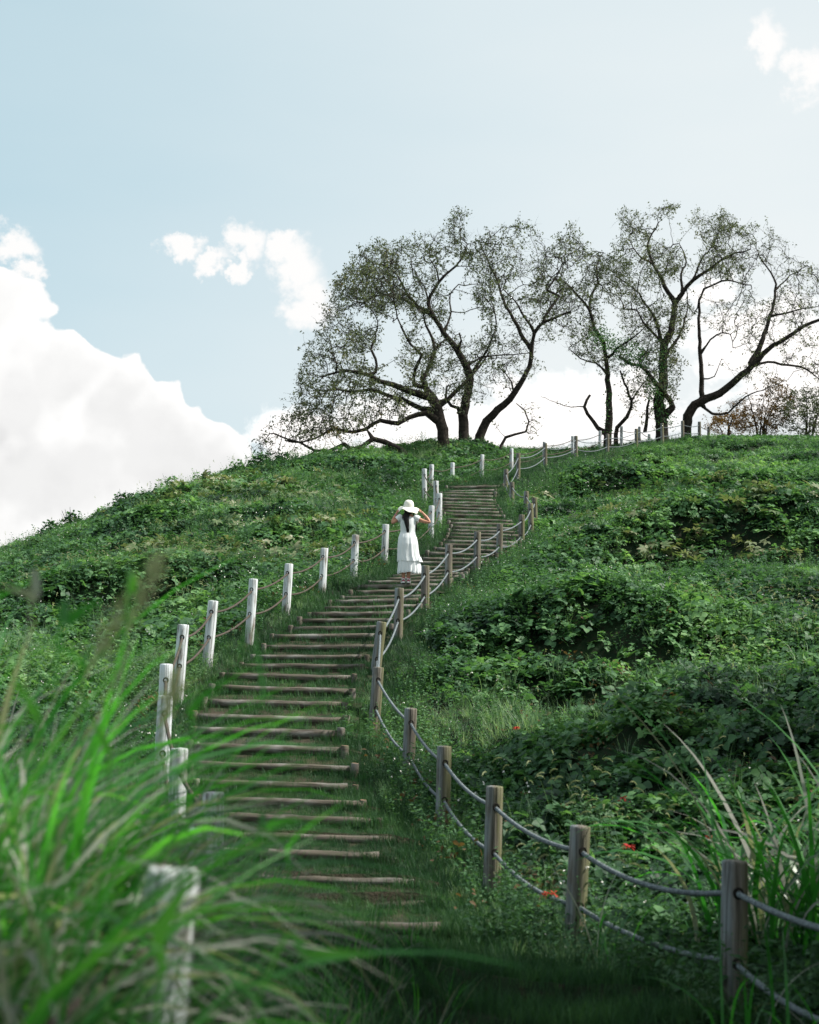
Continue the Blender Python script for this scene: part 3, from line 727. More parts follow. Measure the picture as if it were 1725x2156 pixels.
def protos(title, meshes):
    """prototype meshes kept in a collection of their own, used only as instances"""
    c = bpy.data.collections.new(title); single = title.rstrip('s')
    for i, me in enumerate(meshes):
        o = bpy.data.objects.new('%s_%02d' % (single, i), me); c.objects.link(o)
    return c
def scatter(name, coll, P, rot, scl, idx, label, cat):
    me = bpy.data.meshes.new(name); n = len(P); me.vertices.add(n); me.vertices.foreach_set('co', np.asarray(P, np.float32).ravel())
    at1 = me.attributes.new('rot', 'FLOAT_VECTOR', 'POINT'); at1.data.foreach_set('vector', np.asarray(rot, np.float32).ravel())
    at2 = me.attributes.new('scl', 'FLOAT', 'POINT'); at2.data.foreach_set('value', np.asarray(scl, np.float32))
    at3 = me.attributes.new('idx', 'INT', 'POINT'); at3.data.foreach_set('value', np.asarray(idx, np.int32))
    o = bpy.data.objects.new(name, me); COL.objects.link(o)
    g = bpy.data.node_groups.new(name + '_scatter', 'GeometryNodeTree')
    g.interface.new_socket('Geometry', in_out='INPUT', socket_type='NodeSocketGeometry'); g.interface.new_socket('Geometry', in_out='OUTPUT', socket_type='NodeSocketGeometry')
    nd = g.nodes; gi = nd.new('NodeGroupInput'); go = nd.new('NodeGroupOutput'); iop = nd.new('GeometryNodeInstanceOnPoints')
    ci = nd.new('GeometryNodeCollectionInfo'); ci.inputs['Collection'].default_value = coll; ci.inputs['Separate Children'].default_value = True; ci.inputs['Reset Children'].default_value = True
    def na(nm, ty):
        a = nd.new('GeometryNodeInputNamedAttribute'); a.data_type = ty; a.inputs['Name'].default_value = nm; return a.outputs['Attribute']
    e2r = nd.new('FunctionNodeEulerToRotation')
    L = g.links; L.new(gi.outputs[0], iop.inputs['Points']); L.new(ci.outputs[0], iop.inputs['Instance']); iop.inputs['Pick Instance'].default_value = True
    L.new(na('idx', 'INT'), iop.inputs['Instance Index']); L.new(na('rot', 'FLOAT_VECTOR'), e2r.inputs[0]); L.new(e2r.outputs[0], iop.inputs['Rotation'])
    L.new(na('scl', 'FLOAT'), iop.inputs['Scale']); L.new(iop.outputs[0], go.inputs[0])
    m = o.modifiers.new('scatter', 'NODES'); m.node_group = g
    tag(o, label, cat, kind='stuff')
    return o
def wedge(n_at_1, dens, d0, d1, margin=1.22, extra=1.0):
    """random points of the ground in the field of view; dens(d) per square metre"""
    out_ = []
    edges = np.geomspace(d0, d1, 26)
    for a, b in zip(edges[:-1], edges[1:]):
        hw = .2885 * b * margin + extra; A = 2 * hw * (b - a); n = RNG.poisson(A * dens((a + b) / 2))
        out_.append(np.c_[RNG.uniform(-hw, hw, n), RNG.uniform(a, b, n)])
    return np.concatenate(out_)
def skyline_cut(P):
    """drop points well behind the crest, which nothing can see"""
    x = P[:, 0]; y = P[:, 1]
    crest = np.interp(x / np.maximum(y, 1), [-.36, -.29, -.12, 0, .15, .3, .4], [46, 46, 56, 64, 74, 76, 76])
    return P[y < crest]
SUNNY = lambda x, y: vnoise(x, y, 5.5, 7)
def put_scatter(name, coll, P, smin, smax, nproto, label, cat, zoff=0.0, tilt=.18, power=1.0, dscale=None):
    n = len(P); z = height(P[:, 0], P[:, 1]) + zoff
    rot = np.c_[RNG.normal(0, tilt, n), RNG.normal(0, tilt, n), RNG.uniform(0, 6.283, n)]
    s = RNG.uniform(smin, smax, n)
    if dscale is not None: s = s * dscale(P[:, 1])
    s = s * (1 - .45 * sstep(50, 60, P[:, 1]) * sstep(2, 5, P[:, 0]))
    return scatter(name, coll, np.c_[P, z], rot, s, RNG.integers(0, nproto, n), label, cat)

# where vines grow: away from the stairs, in drifts, most on the right-hand slope and on the mounds
def vinefield(x, y):
    pd = pdist(x, y); v = vnoise(x, y, 4.2, 3) + .55 * vnoise(x, y, 1.7, 9)
    for (p, h, a, b, yw) in MW:
        v = v + .55 * np.exp(-(((x - p.x) / a) ** 2 + ((y - p.y) / (b * 1.3)) ** 2))
    v = v + .38 * sstep(.9, 2.6, x) + .30 * np.clip((-x - 2.5) / 4.0, 0, 1)
    return v - .9 * (1 - sstep(1.3, 2.5, pd)) + .08
# 1 long meadow grass
P = skyline_cut(wedge(1, lambda d: 26 if d < 20 else 26 * (20 / d) ** .85, 6.5, 78))
x, y = P.T; pd = pdist(x, y); v = vinefield(x, y)
keep = (pd > 1.15) & (RNG.random(len(P)) < np.clip(.9 - 2.0 * (v + .02), .18, 1)) & ~((y < 12) & (x < -1.2) & (y < 9))
keep &= RNG.random(len(P)) > np.maximum(holes(x, y) * .9, hollow(x, y) * .97)
Pg = P[keep]; gs = .38 + .62 * sstep(1.5, 3.6, pd[keep])
c = protos('grass_tufts', [grass_tuft(i, h=.34 + .05 * (i % 3)) for i in range(4)] + [grass_tuft(9, 38, .2, .40, .005, 1)])
n = len(Pg); scatter('meadow_grass', c, np.c_[Pg, height(*Pg.T)], np.c_[RNG.normal(0, .2, n), RNG.normal(0, .2, n), RNG.uniform(0, 6.28, n)],
                     RNG.uniform(.55, 1.15, n) * gs * (1 + .005 * Pg[:, 1]) * (1 - .45 * sstep(48, 58, Pg[:, 1]) * sstep(2, 5, Pg[:, 0])), RNG.integers(0, 5, n), 'long green meadow grass covering the hillside beside the rope fences', 'grass')
print('grass', n)
# 2 vines
P = skyline_cut(wedge(1, lambda d: 54 if d < 22 else 54 * (22 / d) ** .9, 7.5, 76))
x, y = P.T; v = vinefield(x, y); keep = (v > -.12) & (RNG.random(len(P)) < np.clip((v + .14) * 3.0, 0, 1)) & ~((x < -1.2) & (y < 9))
# gaps: dark hollows just in front of the mounds
hol = hollow(x, y)
keep &= RNG.random(len(P)) > hol * 1.0
keep &= RNG.random(len(P)) > holes(x, y) * .75
Pv = P[keep]
c = protos('vine_patches', [vine_patch(i, 24, .32, .085 + .018 * (i % 3), .30) for i in range(5)])
put_scatter('vines', c, Pv, .45, 1.0, 5, 'broad leaved green vines trailing over the hillside and heaping up in mounds', 'vines', .02, .25, dscale=lambda d: 1 + .008 * d)
print('vines', len(Pv))
# 3 small-leaved weeds
P = skyline_cut(wedge(1, lambda d: 16 if d < 20 else 16 * (20 / d) ** .9, 7.5, 74))
x, y = P.T; pd = pdist(x, y); k = vnoise(x, y, 2.6, 17); keep = (pd > 1.25) & (RNG.random(len(P)) < np.clip(.45 + 2.0 * k + .4 * (pd < 3), .05, 1)) & ~((x < -1.2) & (y < 9))
keep &= RNG.random(len(P)) > np.maximum(holes(x, y) * .9, hollow(x, y) * .9)
Pw = P[keep]
c = protos('weed_patches', [weed_patch(i) for i in range(15)] + [weed_patch(17, 8, .2, .36, .03, 1)])
put_scatter('weeds', c, Pw, .6, 1.3, 16, 'small leaved weeds mixed with tiny white flowers among the grass and vines', 'weeds', 0, .15, dscale=lambda d: 1 + .010 * d)
print('weeds', len(Pw))
# 4 lobed silver-green plants and rusty ones in drifts on the upper right slope and on the left
P = wedge(1, lambda d: 7, 24, 55); x, y = P.T
zone = np.zeros(len(P))
for (u, v_, d, rx, ry) in [(1560, 1080, 37, 4.2, 2.4), (1300, 1010, 46, 2.6, 1.2), (430, 1190, 33, 2.8, 2.0), (1400, 1070, 40, 2.2, 1.6), (300, 1210, 32, 1.6, 1.2), (500, 1060, 45, 2.5, 3), (1450, 1140, 33.5, 1.4, .6), (620, 1120, 37, 1.5, 1)]:
    p = at(u, v_, d); zone = np.maximum(zone, np.exp(-(((x - p.x) / rx) ** 2 + ((y - p.y) / ry) ** 2)))
Pl = P[(RNG.random(len(P)) < zone * .8) & (pdist(x, y) > 1.9)]
c = protos('lobed_plants', [lobed_patch(i, 11, .3, .21) for i in range(4)])
put_scatter('lobed_plants', c, Pl, .7, 1.3, 4, 'lobed olive and silvery leaves standing among the vines higher on the slopes', 'plants', .05, .2)
# 5 withered leaves
P = skyline_cut(wedge(1, lambda d: 3.4 if d < 22 else 2.4, 7, 60)); x, y = P.T; keep = (pdist(x, y) > 1.2) & (vnoise(x, y, 2.2, 41) > -.05) & ~((x < -1) & (y < 9))
Pd = P[keep]; c = protos('dry_patches', [dry_patch(i) for i in range(3)])
put_scatter('withered_leaves', c, Pd, .6, 1.2, 3, 'brown withered leaves caught in the grass and vines', 'leaves', .06, .3)
# 6 foxtail seed heads on the left slope and lower right
P = wedge(1, lambda d: 5, 10, 36); x, y = P.T; zone = np.zeros(len(P))
for (u, v_, d, rx, ry) in [(440, 1210, 29, 2.2, 1.8), (290, 1205, 31, 1.8, 2.2), (380, 1250, 27, 1.3, 1), (1500, 1750, 13, 1.6, 1.4), (1650, 1350, 22, 1.5, 1.5)]:
    p = at(u, v_, d); zone = np.maximum(zone, np.exp(-(((x - p.x) / rx) ** 2 + ((y - p.y) / ry) ** 2)))
Pf = P[RNG.random(len(P)) < zone * .8]; c = protos('foxtails', [foxtail(i) for i in range(3)])
put_scatter('foxtail_grass', c, Pf, .7, 1.1, 3, 'pale drooping foxtail seed heads rising above the grass', 'grass', .05, .12)
# 7 short turf on the verge and the floor at the foot of the stairs
P = wedge(1, lambda d: 150 if d < 12 else 150 * (12 / d) ** 1.15, 4.2, 70); x, y = P.T; pd = pdist(x, y)
keep = ((pd < 1.9) | ((y < 11) & (x > -1.4) & (x < 3.2) & (RNG.random(len(P)) < .8))) & ~((pd < .86) & (y > 10.9) & (y < 47.5))
Pt = P[keep]; c = protos('turf_tufts', [turf_tuft(i) for i in range(4)])
put_scatter('turf', c, Pt, .7, 1.35, 4, 'short fine green turf on the verges and at the foot of the stairway', 'grass', .0, .1, dscale=lambda d: 1 + .02 * d)
print('turf', len(Pt))
# 8 turf on the treads
pts = []
for i, (A, B, A2, B2, d) in enumerate(TR):
    wdt = (B - A).length; dep = max(.2, (A2 - A).length); n = int(wdt * dep * (150 if d < 13 else 120 if d < 16 else 70 if d < 30 else 50))
    worn = .5 if 11 < d < 30 else .65
    for _ in range(n):
        t = rs.random(); s = rs.random() ** .8
        p = A.lerp(B, t).lerp(A2.lerp(B2, t), s)
        mid = 1 - abs(t - .5) * 2
        if d > 11 and mnoise.noise(p * 2.3) > .25 and rs.random() < .6: continue
        if s < .10 and rs.random() < .9: continue
        pts.append((p.x, p.y, p.z - .006, rs.uniform(.55, 1.05) * (1.25 if s > .8 else .8) * (.85 if d < 15 else 1) * (1 + .012 * d)))
for (a, b, d, k) in steps:                     # turf grown over the ends of the logs
    if d > 30: continue
    for e, sg in ((a, -1), (b, 1)):
        for _ in range(16 if d < 16 else 7):
            u_ = (b - a).normalized(); p = e + u_ * sg * rs.uniform(-.16, .14) + Vector((0, rs.uniform(-.09, .09), 0))
            pts.append((p.x, p.y, p.z - (.07 if d < 16 else .11), rs.uniform(.9, 1.5)))
pts = np.array(pts); n = len(pts)
scatter('tread_turf', c, pts[:, :3], np.c_[RNG.normal(0, .1, n), RNG.normal(0, .1, n), RNG.uniform(0, 6.28, n)], pts[:, 3], RNG.integers(0, 4, n), 'short turf growing on the treads between the step logs', 'grass')
print('tread', n)
# 9 the tall grass on the bank at the left, close to the camera
def tall_tuft(seed, n=13, h=1.05):
    rr = random.Random(seed); lb = LB()
    for k in range(n):
        a = rr.uniform(0, 6.28); q = rr.random() * .10
        blade(lb, rr, (q * math.cos(a), q * math.sin(a), -.05), a + rr.uniform(-.8, .8), h * rr.uniform(.65, 1.15), rr.uniform(.010, .025), rr.uniform(.8, 2.7), 9, 0 if rr.random() < .72 else 1, twist=rr.uniform(-.9, .9))
    return lb.mesh('tall_tuft', [M['blade'], M['blade_grey']])
def fine_tuft(seed, n=26, h=.8):
    rr = random.Random(seed); lb = LB()
    for k in range(n):
        a = rr.uniform(0, 6.28); q = rr.random() * .12
        blade(lb, rr, (q * math.cos(a), q * math.sin(a), -.05), a + rr.uniform(-.8, .8), h * rr.uniform(.5, 1.25), rr.uniform(.004, .008), rr.uniform(.5, 2.0), 7, 0 if rr.random() < .75 else 1)
    return lb.mesh('tall_tuft', [M['blade'], M['blade_grey']])
c = protos('tall_tufts', [tall_tuft(i) for i in range(6)] + [fine_tuft(i + 30) for i in range(2)])
P = np.c_[RNG.uniform(-3.4, .7, 6200), RNG.uniform(1.9, 9.5, 6200)]; x, y = P.T
edge = np.interp(y, [1.7, 3, 5, 7, 9.5], [-.38, -.42, -.66, -1.06, -1.60])      # right-hand limit of the bank
den = sstep(0, -.35, x - edge) * np.where(y < 6.5, 1, .55) * np.interp(y, [1.7, 2.6, 4], [.5, .8, 1]); keep = (RNG.random(len(P)) < den * .46 * np.interp(y, [2.1, 3.3], [.1, 1]) * (1 - .93 * ((y < 4.15) & (np.abs(862.5 + FPX * x / y - 420) < 190)))) & (x > -.36 * y - .9)
Pb = P[keep]; x, y = Pb.T; hs = np.interp(x - np.interp(y, [1.7, 3, 5, 7, 9.5], [-.38, -.42, -.66, -1.06, -1.60]), [-1.0, -.45, 0], [1.70, 1.30, .50]) * np.interp(y, [1.7, 3, 6, 9], [.82, 1.0, 1.0, .75]); n = len(Pb)
scatter('tall_grass', c, np.c_[Pb, height(x, y)], np.c_[RNG.normal(0, .15, n), RNG.normal(.03, .15, n), RNG.uniform(0, 6.28, n)], RNG.uniform(.75, 1.12, n) * hs, RNG.integers(0, 8, n),
        'tall bright green grass blades massed on the bank in the left foreground', 'grass')
print('tall', n)
P = np.c_[RNG.uniform(-.9, 1.5, 900), RNG.uniform(4.5, 9.5, 900)]; x, y = P.T; keep = (RNG.random(900) < .55 * sstep(.9, -.5, x + (y - 4.5) * .12)) ; Pb = P[keep]; x, y = Pb.T; n = len(Pb)
cf = protos('fine_tufts', [fine_tuft(i + 60, 22, .42) for i in range(3)])
scatter('mid_grass', cf, np.c_[Pb, height(x, y)], np.c_[RNG.normal(0, .15, n), RNG.normal(0, .15, n), RNG.uniform(0, 6.28, n)], RNG.uniform(.6, 1.2, n), RNG.integers(0, 3, n),
        'knee high green grass along the near left edge of the path', 'grass')

P = np.c_[RNG.uniform(-3.2, -.9, 900), RNG.uniform(7.5, 16, 900)]; x, y = P.T; fx = np.interp(y, [7.5, 8.2, 10.4, 12.4, 14.6, 16.6], [-1.15, -1.2, -1.45, -2.05, -2.5, -2.9]); keep = (np.abs(x - fx) < .42); Pb = P[keep]; x, y = Pb.T; n = len(Pb)
scatter('verge_grass', cf, np.c_[Pb, height(x, y)], np.c_[RNG.normal(0, .15, n), RNG.normal(0, .15, n), RNG.uniform(0, 6.28, n)], RNG.uniform(1.0, 1.9, n) * np.interp(y, [8, 16], [1.1, .6]), RNG.integers(0, 3, n),
        'long green grass hiding the feet of the lower posts of the left fence', 'grass')

# ------------------------------------------------------------------ the cherry trees on the crest
M['leaf_cherry'] = leaf_mat('cherry_leaf', [(0.0, (.045, .062, .036)), (.5, (.085, .11, .06)), (.8, (.14, .155, .08)), (1.0, (.24, .15, .05))], .6, .38, .2, .9, (1.3, 1.3, .8))
M['leaf_rusty'] = leaf_mat('rusty_leaf', [(0.0, (.06, .045, .02)), (.5, (.13, .07, .025)), (1.0, (.22, .12, .035))], .6, .35, .2, .9)
def zA(x, y): return (505.4 + x * .3906, 404.3 + y * .3906)
def zB(x, y): return (1095 + x * .3653, 404.3 + y * .3653)
def inside(poly, P):
    x, y = P[:, 0], P[:, 1]; r = np.zeros(len(P), bool); n = len(poly)
    for i in range(n):
        x1, y1 = poly[i]; x2, y2 = poly[(i + 1) % n]
        c = ((y1 > y) != (y2 > y)) & (x < (x2 - x1) * (y - y1) / (y2 - y1 + 1e-9) + x1); r ^= c
    return r
def grow(limbs, D, poly, natt, seed, thick, dens_holes=0.0, step=.30, infl=2.6, kill=.34, iters=60):
    """limbs: list of (points in the measured picture, base radius m, end depth offset). Returns nodes, parents, radii.
    The twigs grow towards points spread through the whole depth of the crown."""
    rr = random.Random(seed); rg = np.random.default_rng(seed)
    nodes = []; par = []; rmin = []; natt = int(natt * 1.25)
    def nearest_existing(p, lim):
        best = -1; bd = lim
        for i, q in enumerate(nodes):
            dd = (q - p).length
            if dd < bd: bd = dd; best = i
        return best
    for (pl, r0, off, r1) in limbs:
        # cumulative length for the depth offset
        flat = [at(u, v, D) for (u, v) in pl]; cum = [0]
        for i in range(1, len(flat)): cum.append(cum[-1] + (flat[i] - flat[i - 1]).length)
        T = cum[-1] or 1
        start = nearest_existing(flat[0], .8) if nodes else -1
        # compare in the picture plane, so a limb leaves its parent at the parent's own depth
        if nodes:
            best = -1; bd = .75
            for i, q in enumerate(nodes):
                dd = math.hypot(q.x / q.y * D - flat[0].x, (q.z - CAM_Z) / q.y * D - (flat[0].z - CAM_Z))
                if dd < bd: bd = dd; best = i
            start = best
        d0 = nodes[start].y - D if start >= 0 else 0.0
        pts = [at(u, v, D + d0 + off * (c / T) ** 1.2) for (u, v), c in zip(pl, cum)]
        # Catmull-Rom through the points
        dense = []
        for i in range(len(pts) - 1):
            p0 = pts[max(i - 1, 0)]; p1 = pts[i]; p2 = pts[i + 1]; p3 = pts[min(i + 2, len(pts) - 1)]
            n = max(1, int((p2 - p1).length / step))
            for k in range(n):
                t = k / n
                dense.append(.5 * ((2 * p1) + (p2 - p0) * t + (2 * p0 - 5 * p1 + 4 * p2 - p3) * t * t + (3 * p1 - p0 - 3 * p2 + p3) * t ** 3))
        dense.append(pts[-1]); prev = start
        for i, p in enumerate(dense):
            if i == 0 and start >= 0: continue
            jit = Vector((rr.uniform(-1, 1), rr.uniform(-1, 1), rr.uniform(-1, 1))) * .035
            nodes.append(p + jit); par.append(prev); t = i / len(dense); rmin.append(1.08 * (r0 * (1 - t) ** 1.3 + r1 * (1 - (1 - t) ** 1.3))); prev = len(nodes) - 1
    # attraction points
    poly = np.array(poly, float); lo = poly.min(0); hi = poly.max(0); Q = rg.uniform(lo, hi, (natt * 3, 2)); Q = Q[inside(poly, Q)]
    cen = poly.mean(0)
    att = []
    for (u, v) in Q:
        if mnoise.noise(Vector((u * .014, v * .014, seed * 3.1))) < dens_holes - .25: continue
        # nearer the outline the crown is thinner
        dmin = min(math.hypot(u - a[0], v - a[1]) for a in poly)
        th = thick * min(1, .35 + dmin / 160)
        att.append(at(u, v, D + rr.gauss(0, .5) * th))
        if len(att) >= natt: break
    alive = list(range(len(att)))
    for it in range(iters):
        kd = kdtree.KDTree(len(nodes))
        for i, p in enumerate(nodes): kd.insert(p, i)
        kd.balance(); pull = {}; left = []
        for a in alive:
            co, i, dd = kd.find(att[a])
            if dd < kill: continue
            left.append(a)
            if dd < infl + .0 * it: pull.setdefault(i, []).append((att[a] - nodes[i]).normalized())
        if not pull: break
        alive = left; made = 0
        for i, vs_ in pull.items():
            v = sum(vs_, Vector()) / len(vs_)
            v += Vector((rr.uniform(-1, 1), rr.uniform(-1, 1), rr.uniform(-1, 1))) * .34
            if v.length < .15: continue
            p = nodes[i] + v.normalized() * step
            nodes.append(p); par.append(i); rmin.append(0.0); made += 1
        if not made: break
    n = len(nodes); area = [0.0] * n; kids = [0] * n
    for i in range(n):
        if par[i] >= 0: kids[par[i]] += 1
    rad = [0.0] * n
    for i in range(n - 1, -1, -1):
        a = area[i] if kids[i] else .0072 ** 2.15
        rad[i] = max(a ** (1 / 2.15), rmin[i] * .9 if rmin[i] else 0)
        if par[i] >= 0: area[par[i]] += max(a, 0)
    rad = [max(min(r, .5), .006) if not rmin[i] else max(rmin[i], min(r, rmin[i] * 1.15)) for i, r in enumerate(rad)]
    return nodes, par, rad, kids
def tube_tree(nodes, par, rad):
    n = len(nodes); V = []; Fq = []
    P = np.array([tuple(p) for p in nodes])
    thick = [i for i in range(n) if par[i] >= 0]
    for i in thick:
        a = P[par[i]]; b = P[i]; ra = rad[par[i]]; rb = rad[i]
        if rb < .04: ra = min(ra, rb * 1.5)
        d = b - a; L = np.linalg.norm(d)
        if L < 1e-6: continue
        d = d / L; up = np.array((0, 0, 1.)) if abs(d[2]) < .9 else np.array((1., 0, 0)); X = np.cross(d, up); X /= np.linalg.norm(X); Y = np.cross(d, X)
        s = 9 if rb > .12 else 6 if rb > .04 else 3
        a0 = a - d * (ra * .35 if rb > .03 else 0); b0 = b + d * (rb * .35 if rb > .03 else 0); base_ = len(V)
        for c, r in ((a0, ra), (b0, rb)):
            for j in range(s):
                t = 2 * math.pi * j / s; V.append(c + (X * math.cos(t) + Y * math.sin(t)) * r)
        for j in range(s): k = (j + 1) % s; Fq.append((base_ + j, base_ + k, base_ + s + k, base_ + s + j))
    return np.array(V), np.array(Fq)
def leaves(nodes, par, rad, kids, seed, per_tip, dens_fn, size=.085, sub_frac=.5):
    rg = np.random.default_rng(seed); rr = random.Random(seed); C_ = []
    for i in range(len(nodes)):
        if rad[i] > .03: continue
        tip = kids[i] == 0
        k = 1.3 * per_tip if tip else (1.3 * per_tip * sub_frac)
        k *= dens_fn(nodes[i]); k = int(k) + (rr.random() < k - int(k))
        for _ in range(k):
            o = rg.normal(0, .08, 3); C_.append(np.array(nodes[i]) + o)
    C_ = np.array(C_); E_ = TW[-1]; pk = rg.random(len(E_)) < .42 * np.array([min(1.6, dens_fn(Vector(e))) for e in E_]) * per_tip / 5
    C_ = np.concatenate([C_] + [E_[pk] + rg.normal(0, .065, (pk.sum(), 3)) for _ in range(8)]); n = len(C_)
    a = rg.normal(size=(n, 3)); a /= np.linalg.norm(a, axis=1)[:, None]; b = np.cross(a, rg.normal(size=(n, 3))); b /= np.linalg.norm(b, axis=1)[:, None]
    L = (size * rg.uniform(.6, 1.3, n))[:, None]; Wd = L * .5
    V = np.stack([C_, C_ + a * L * .5 + b * Wd * .5, C_ + a * L, C_ + a * L * .5 - b * Wd * .5], 1).reshape(-1, 3)
    i = np.arange(n)[:, None] * 4 + np.arange(4)[None, :]
    return V, i
def twiglets(nodes, rad, seed):
    rg = np.random.default_rng(seed + 5); idx = np.array([i for i in range(len(nodes)) if rad[i] < .03]); P0 = np.array([tuple(nodes[i]) for i in idx])
    D_ = rg.normal(size=(len(idx), 3)); D_[:, 2] += .25; D_ /= np.linalg.norm(D_, axis=1)[:, None]; P0 = P0 + rg.normal(0, .05, P0.shape)
    L_ = rg.uniform(.15, .5, len(idx))[:, None]; mid = P0 + D_ * L_ * .5 + rg.normal(0, .03, P0.shape); end = mid + (D_ + rg.normal(0, .3, P0.shape)) * L_ * .5
    S_ = np.cross(D_, rg.normal(size=D_.shape)); S_ /= np.linalg.norm(S_, axis=1)[:, None]; S_ *= .0045
    V = np.stack([P0 - S_, P0 + S_, mid + S_ * .8, mid - S_ * .8, end + S_ * .3, end - S_ * .3], 1).reshape(-1, 3)
    b = np.arange(len(idx))[:, None] * 6; TW.append(end); return V, np.concatenate([b + np.array([[0, 1, 2, 3]]), b + np.array([[3, 2, 4, 5]])])
TW = []
def make_tree(limbs, D, poly, natt, seed, thick, label, per_tip=5, cat='tree', name='cherry_tree', dens_fn=None, holes=0.0, leafm='leaf_cherry', size=.115, **kw):
    nodes, par, rad, kids = grow(limbs, D, poly, natt, seed, thick, holes, **kw)
    root_p = nodes[0]; o = empty(name, tuple(root_p)); tag(o, label, cat, 'cherry trees along the crest' if name == 'cherry_tree' else None)
    V, Fq = tube_tree(nodes, par, rad); bp = np.array(root_p)
    # split: the first limb nodes are the trunk, the thin stuff are branches
    me = fast_mesh('trunk', V - bp, Fq, M['bark'], True); t = inst('trunk', me, o)
    dens_fn = dens_fn or (lambda p: .22 + 2.3 * max(0, mnoise.noise(p * .75 + Vector((seed, 0, 0))) + .12))
    tw = twiglets(nodes, rad, seed); me = fast_mesh('twigs', tw[0] - bp, tw[1], M['bark']); tg = inst('twigs', me, o); tag(tg, kind='stuff')
    LV, LF = leaves(nodes, par, rad, kids, seed, per_tip, dens_fn, size)
    me = fast_mesh('crown', LV - bp, LF, M[leafm]); cr = inst('crown', me, o); tag(cr, kind='stuff')
    print(name, 'nodes', len(nodes), 'leaves', len(LF))
    return o
L1 = [  # left trunk
    ([(938, 952), zA(1085, 1240), zA(1060, 1150), zA(1030, 1095)], .24, .3, .20),
    ([zA(1035, 1100), zA(960, 1090), zA(880, 1060), zA(820, 1040), zA(755, 1020), zA(700, 990), zA(640, 970), zA(560, 960), zA(480, 980)], .17, -1.5, .04),
    ([zA(1045, 1205), zA(990, 1175), zA(940, 1150), zA(880, 1120), zA(840, 1110), zA(780, 1085), zA(700, 1070), zA(600, 1080), zA(500, 1060)], .13, 1.8, .03),
    ([zA(1060, 1220), zA(1010, 1190), zA(910, 1215), zA(850, 1245), zA(760, 1235), zA(680, 1275), zA(620, 1290), zA(580, 1295), zA(500, 1270), zA(440, 1310), zA(330, 1350), zA(240, 1340)], .12, -2.2, .03),
    ([zA(1040, 1100), zA(1000, 1050), zA(985, 1010), zA(1020, 940), zA(1050, 850), zA(1035, 790), zA(1000, 720), zA(985, 650)], .12, 1.0, .03),
    ([zA(1050, 850), zA(1110, 790)], .05, .3, .03),
    ([zA(990, 1055), zA(940, 1040), zA(945, 950), zA(980, 880), zA(920, 820), zA(865, 725), zA(830, 600)], .09, -1.2, .02),
    ([zA(730, 1000), zA(735, 900), zA(710, 850), zA(735, 760), zA(740, 690), zA(700, 620)], .06, 1.5, .015),
    ([zA(1090, 1150), zA(1160, 1080), zA(1220, 1020), zA(1290, 940), zA(1340, 860)], .11, .6, .03),
]
C1 = [(595, 935), (610, 870), (618, 800), (640, 740), (670, 690), (690, 640), (700, 590), (750, 540), (800, 515), (850, 560), (880, 640), (890, 720), (930, 760), (950, 830), (905, 870), (860, 905), (800, 880), (740, 925), (660, 925)]
L2 = [
    ([(980, 945), zA(1205, 1200), zA(1230, 1080), zA(1245, 1010), zA(1220, 930), zA(1170, 850), zA(1100, 760), zA(1050, 680), zA(1015, 600), zA(1030, 560), zA(1075, 480), zA(1130, 430), zA(1190, 370), zA(1220, 300)], .23, .5, .03),
    ([zA(1040, 660), zA(960, 620), zA(860, 570), zA(780, 555), zA(720, 560), zA(650, 610)], .10, 1.6, .025),
    ([zA(960, 615), zA(900, 550), zA(860, 460), zA(800, 410)], .06, -1.4, .02),
    ([zA(1010, 590), zA(990, 500), zA(930, 450)], .045, 1.0, .02),
    ([zA(1075, 480), zA(1060, 420), zA(1020, 360)], .035, -.9, .015),
    ([zA(1110, 750), zA(1140, 640), zA(1130, 560), zA(1180, 500)], .05, 1.2, .02),
    ([zA(1170, 850), zA(1195, 800), zA(1180, 760)], .05, -.6, .03),
    ([zA(1240, 1000), zA(1300, 900), zA(1350, 820), zA(1380, 740)], .08, -1.5, .02),
    ([zA(1230, 940), zA(1300, 890), zA(1430, 880), zA(1560, 870)], .05, 1.0, .02),
    ([zA(1205, 1180), zA(1140, 1150), zA(1110, 1110), zA(1120, 1050)], .09, .8, .03),
]
C2 = [(700, 600), (740, 540), (790, 505), (850, 495), (930, 485), (965, 430), (985, 445), (1010, 490), (1050, 500), (1060, 560), (1040, 660), (1060, 720), (1050, 800), (1020, 850), (960, 850), (930, 770), (880, 760), (860, 700), (800, 660), (740, 660)]
L3 = [
    ([(1003, 945), zA(1330, 1240), zA(1420, 1150), zA(1480, 1080), zA(1530, 1000), zA(1560, 940), zA(1575, 850), zA(1590, 760), zA(1640, 700), zA(1700, 680), (1200, 655)], .21, -.5, .04),
    ([zA(1570, 850), zA(1510, 760), zA(1480, 690), zA(1430, 610), zA(1400, 510), zA(1370, 430), zA(1330, 350), zA(1290, 270)], .10, 1.2, .02),
    ([zA(1590, 750), zA(1540, 680), zA(1480, 590), zA(1420, 520)], .06, -1.2, .02),
    ([zA(1630, 705), zA(1665, 640), zA(1720, 560), zB(160, 560), zB(230, 460), zB(240, 380)], .07, .8, .02),
    ([zA(1640, 560), zA(1650, 500), zA(1720, 430)], .04, -.8, .02),
    ([zA(1480, 1080), zA(1450, 1000), zA(1390, 940)], .05, 1.2, .02),
]
C3 = [(1000, 490), (1060, 470), (1110, 460), (1150, 490), (1200, 450), (1215, 500), (1270, 560), (1260, 640), (1220, 710), (1140, 720), (1130, 800), (1090, 800), (1060, 840), (1030, 800), (1060, 700), (1040, 620), (1000, 560)]
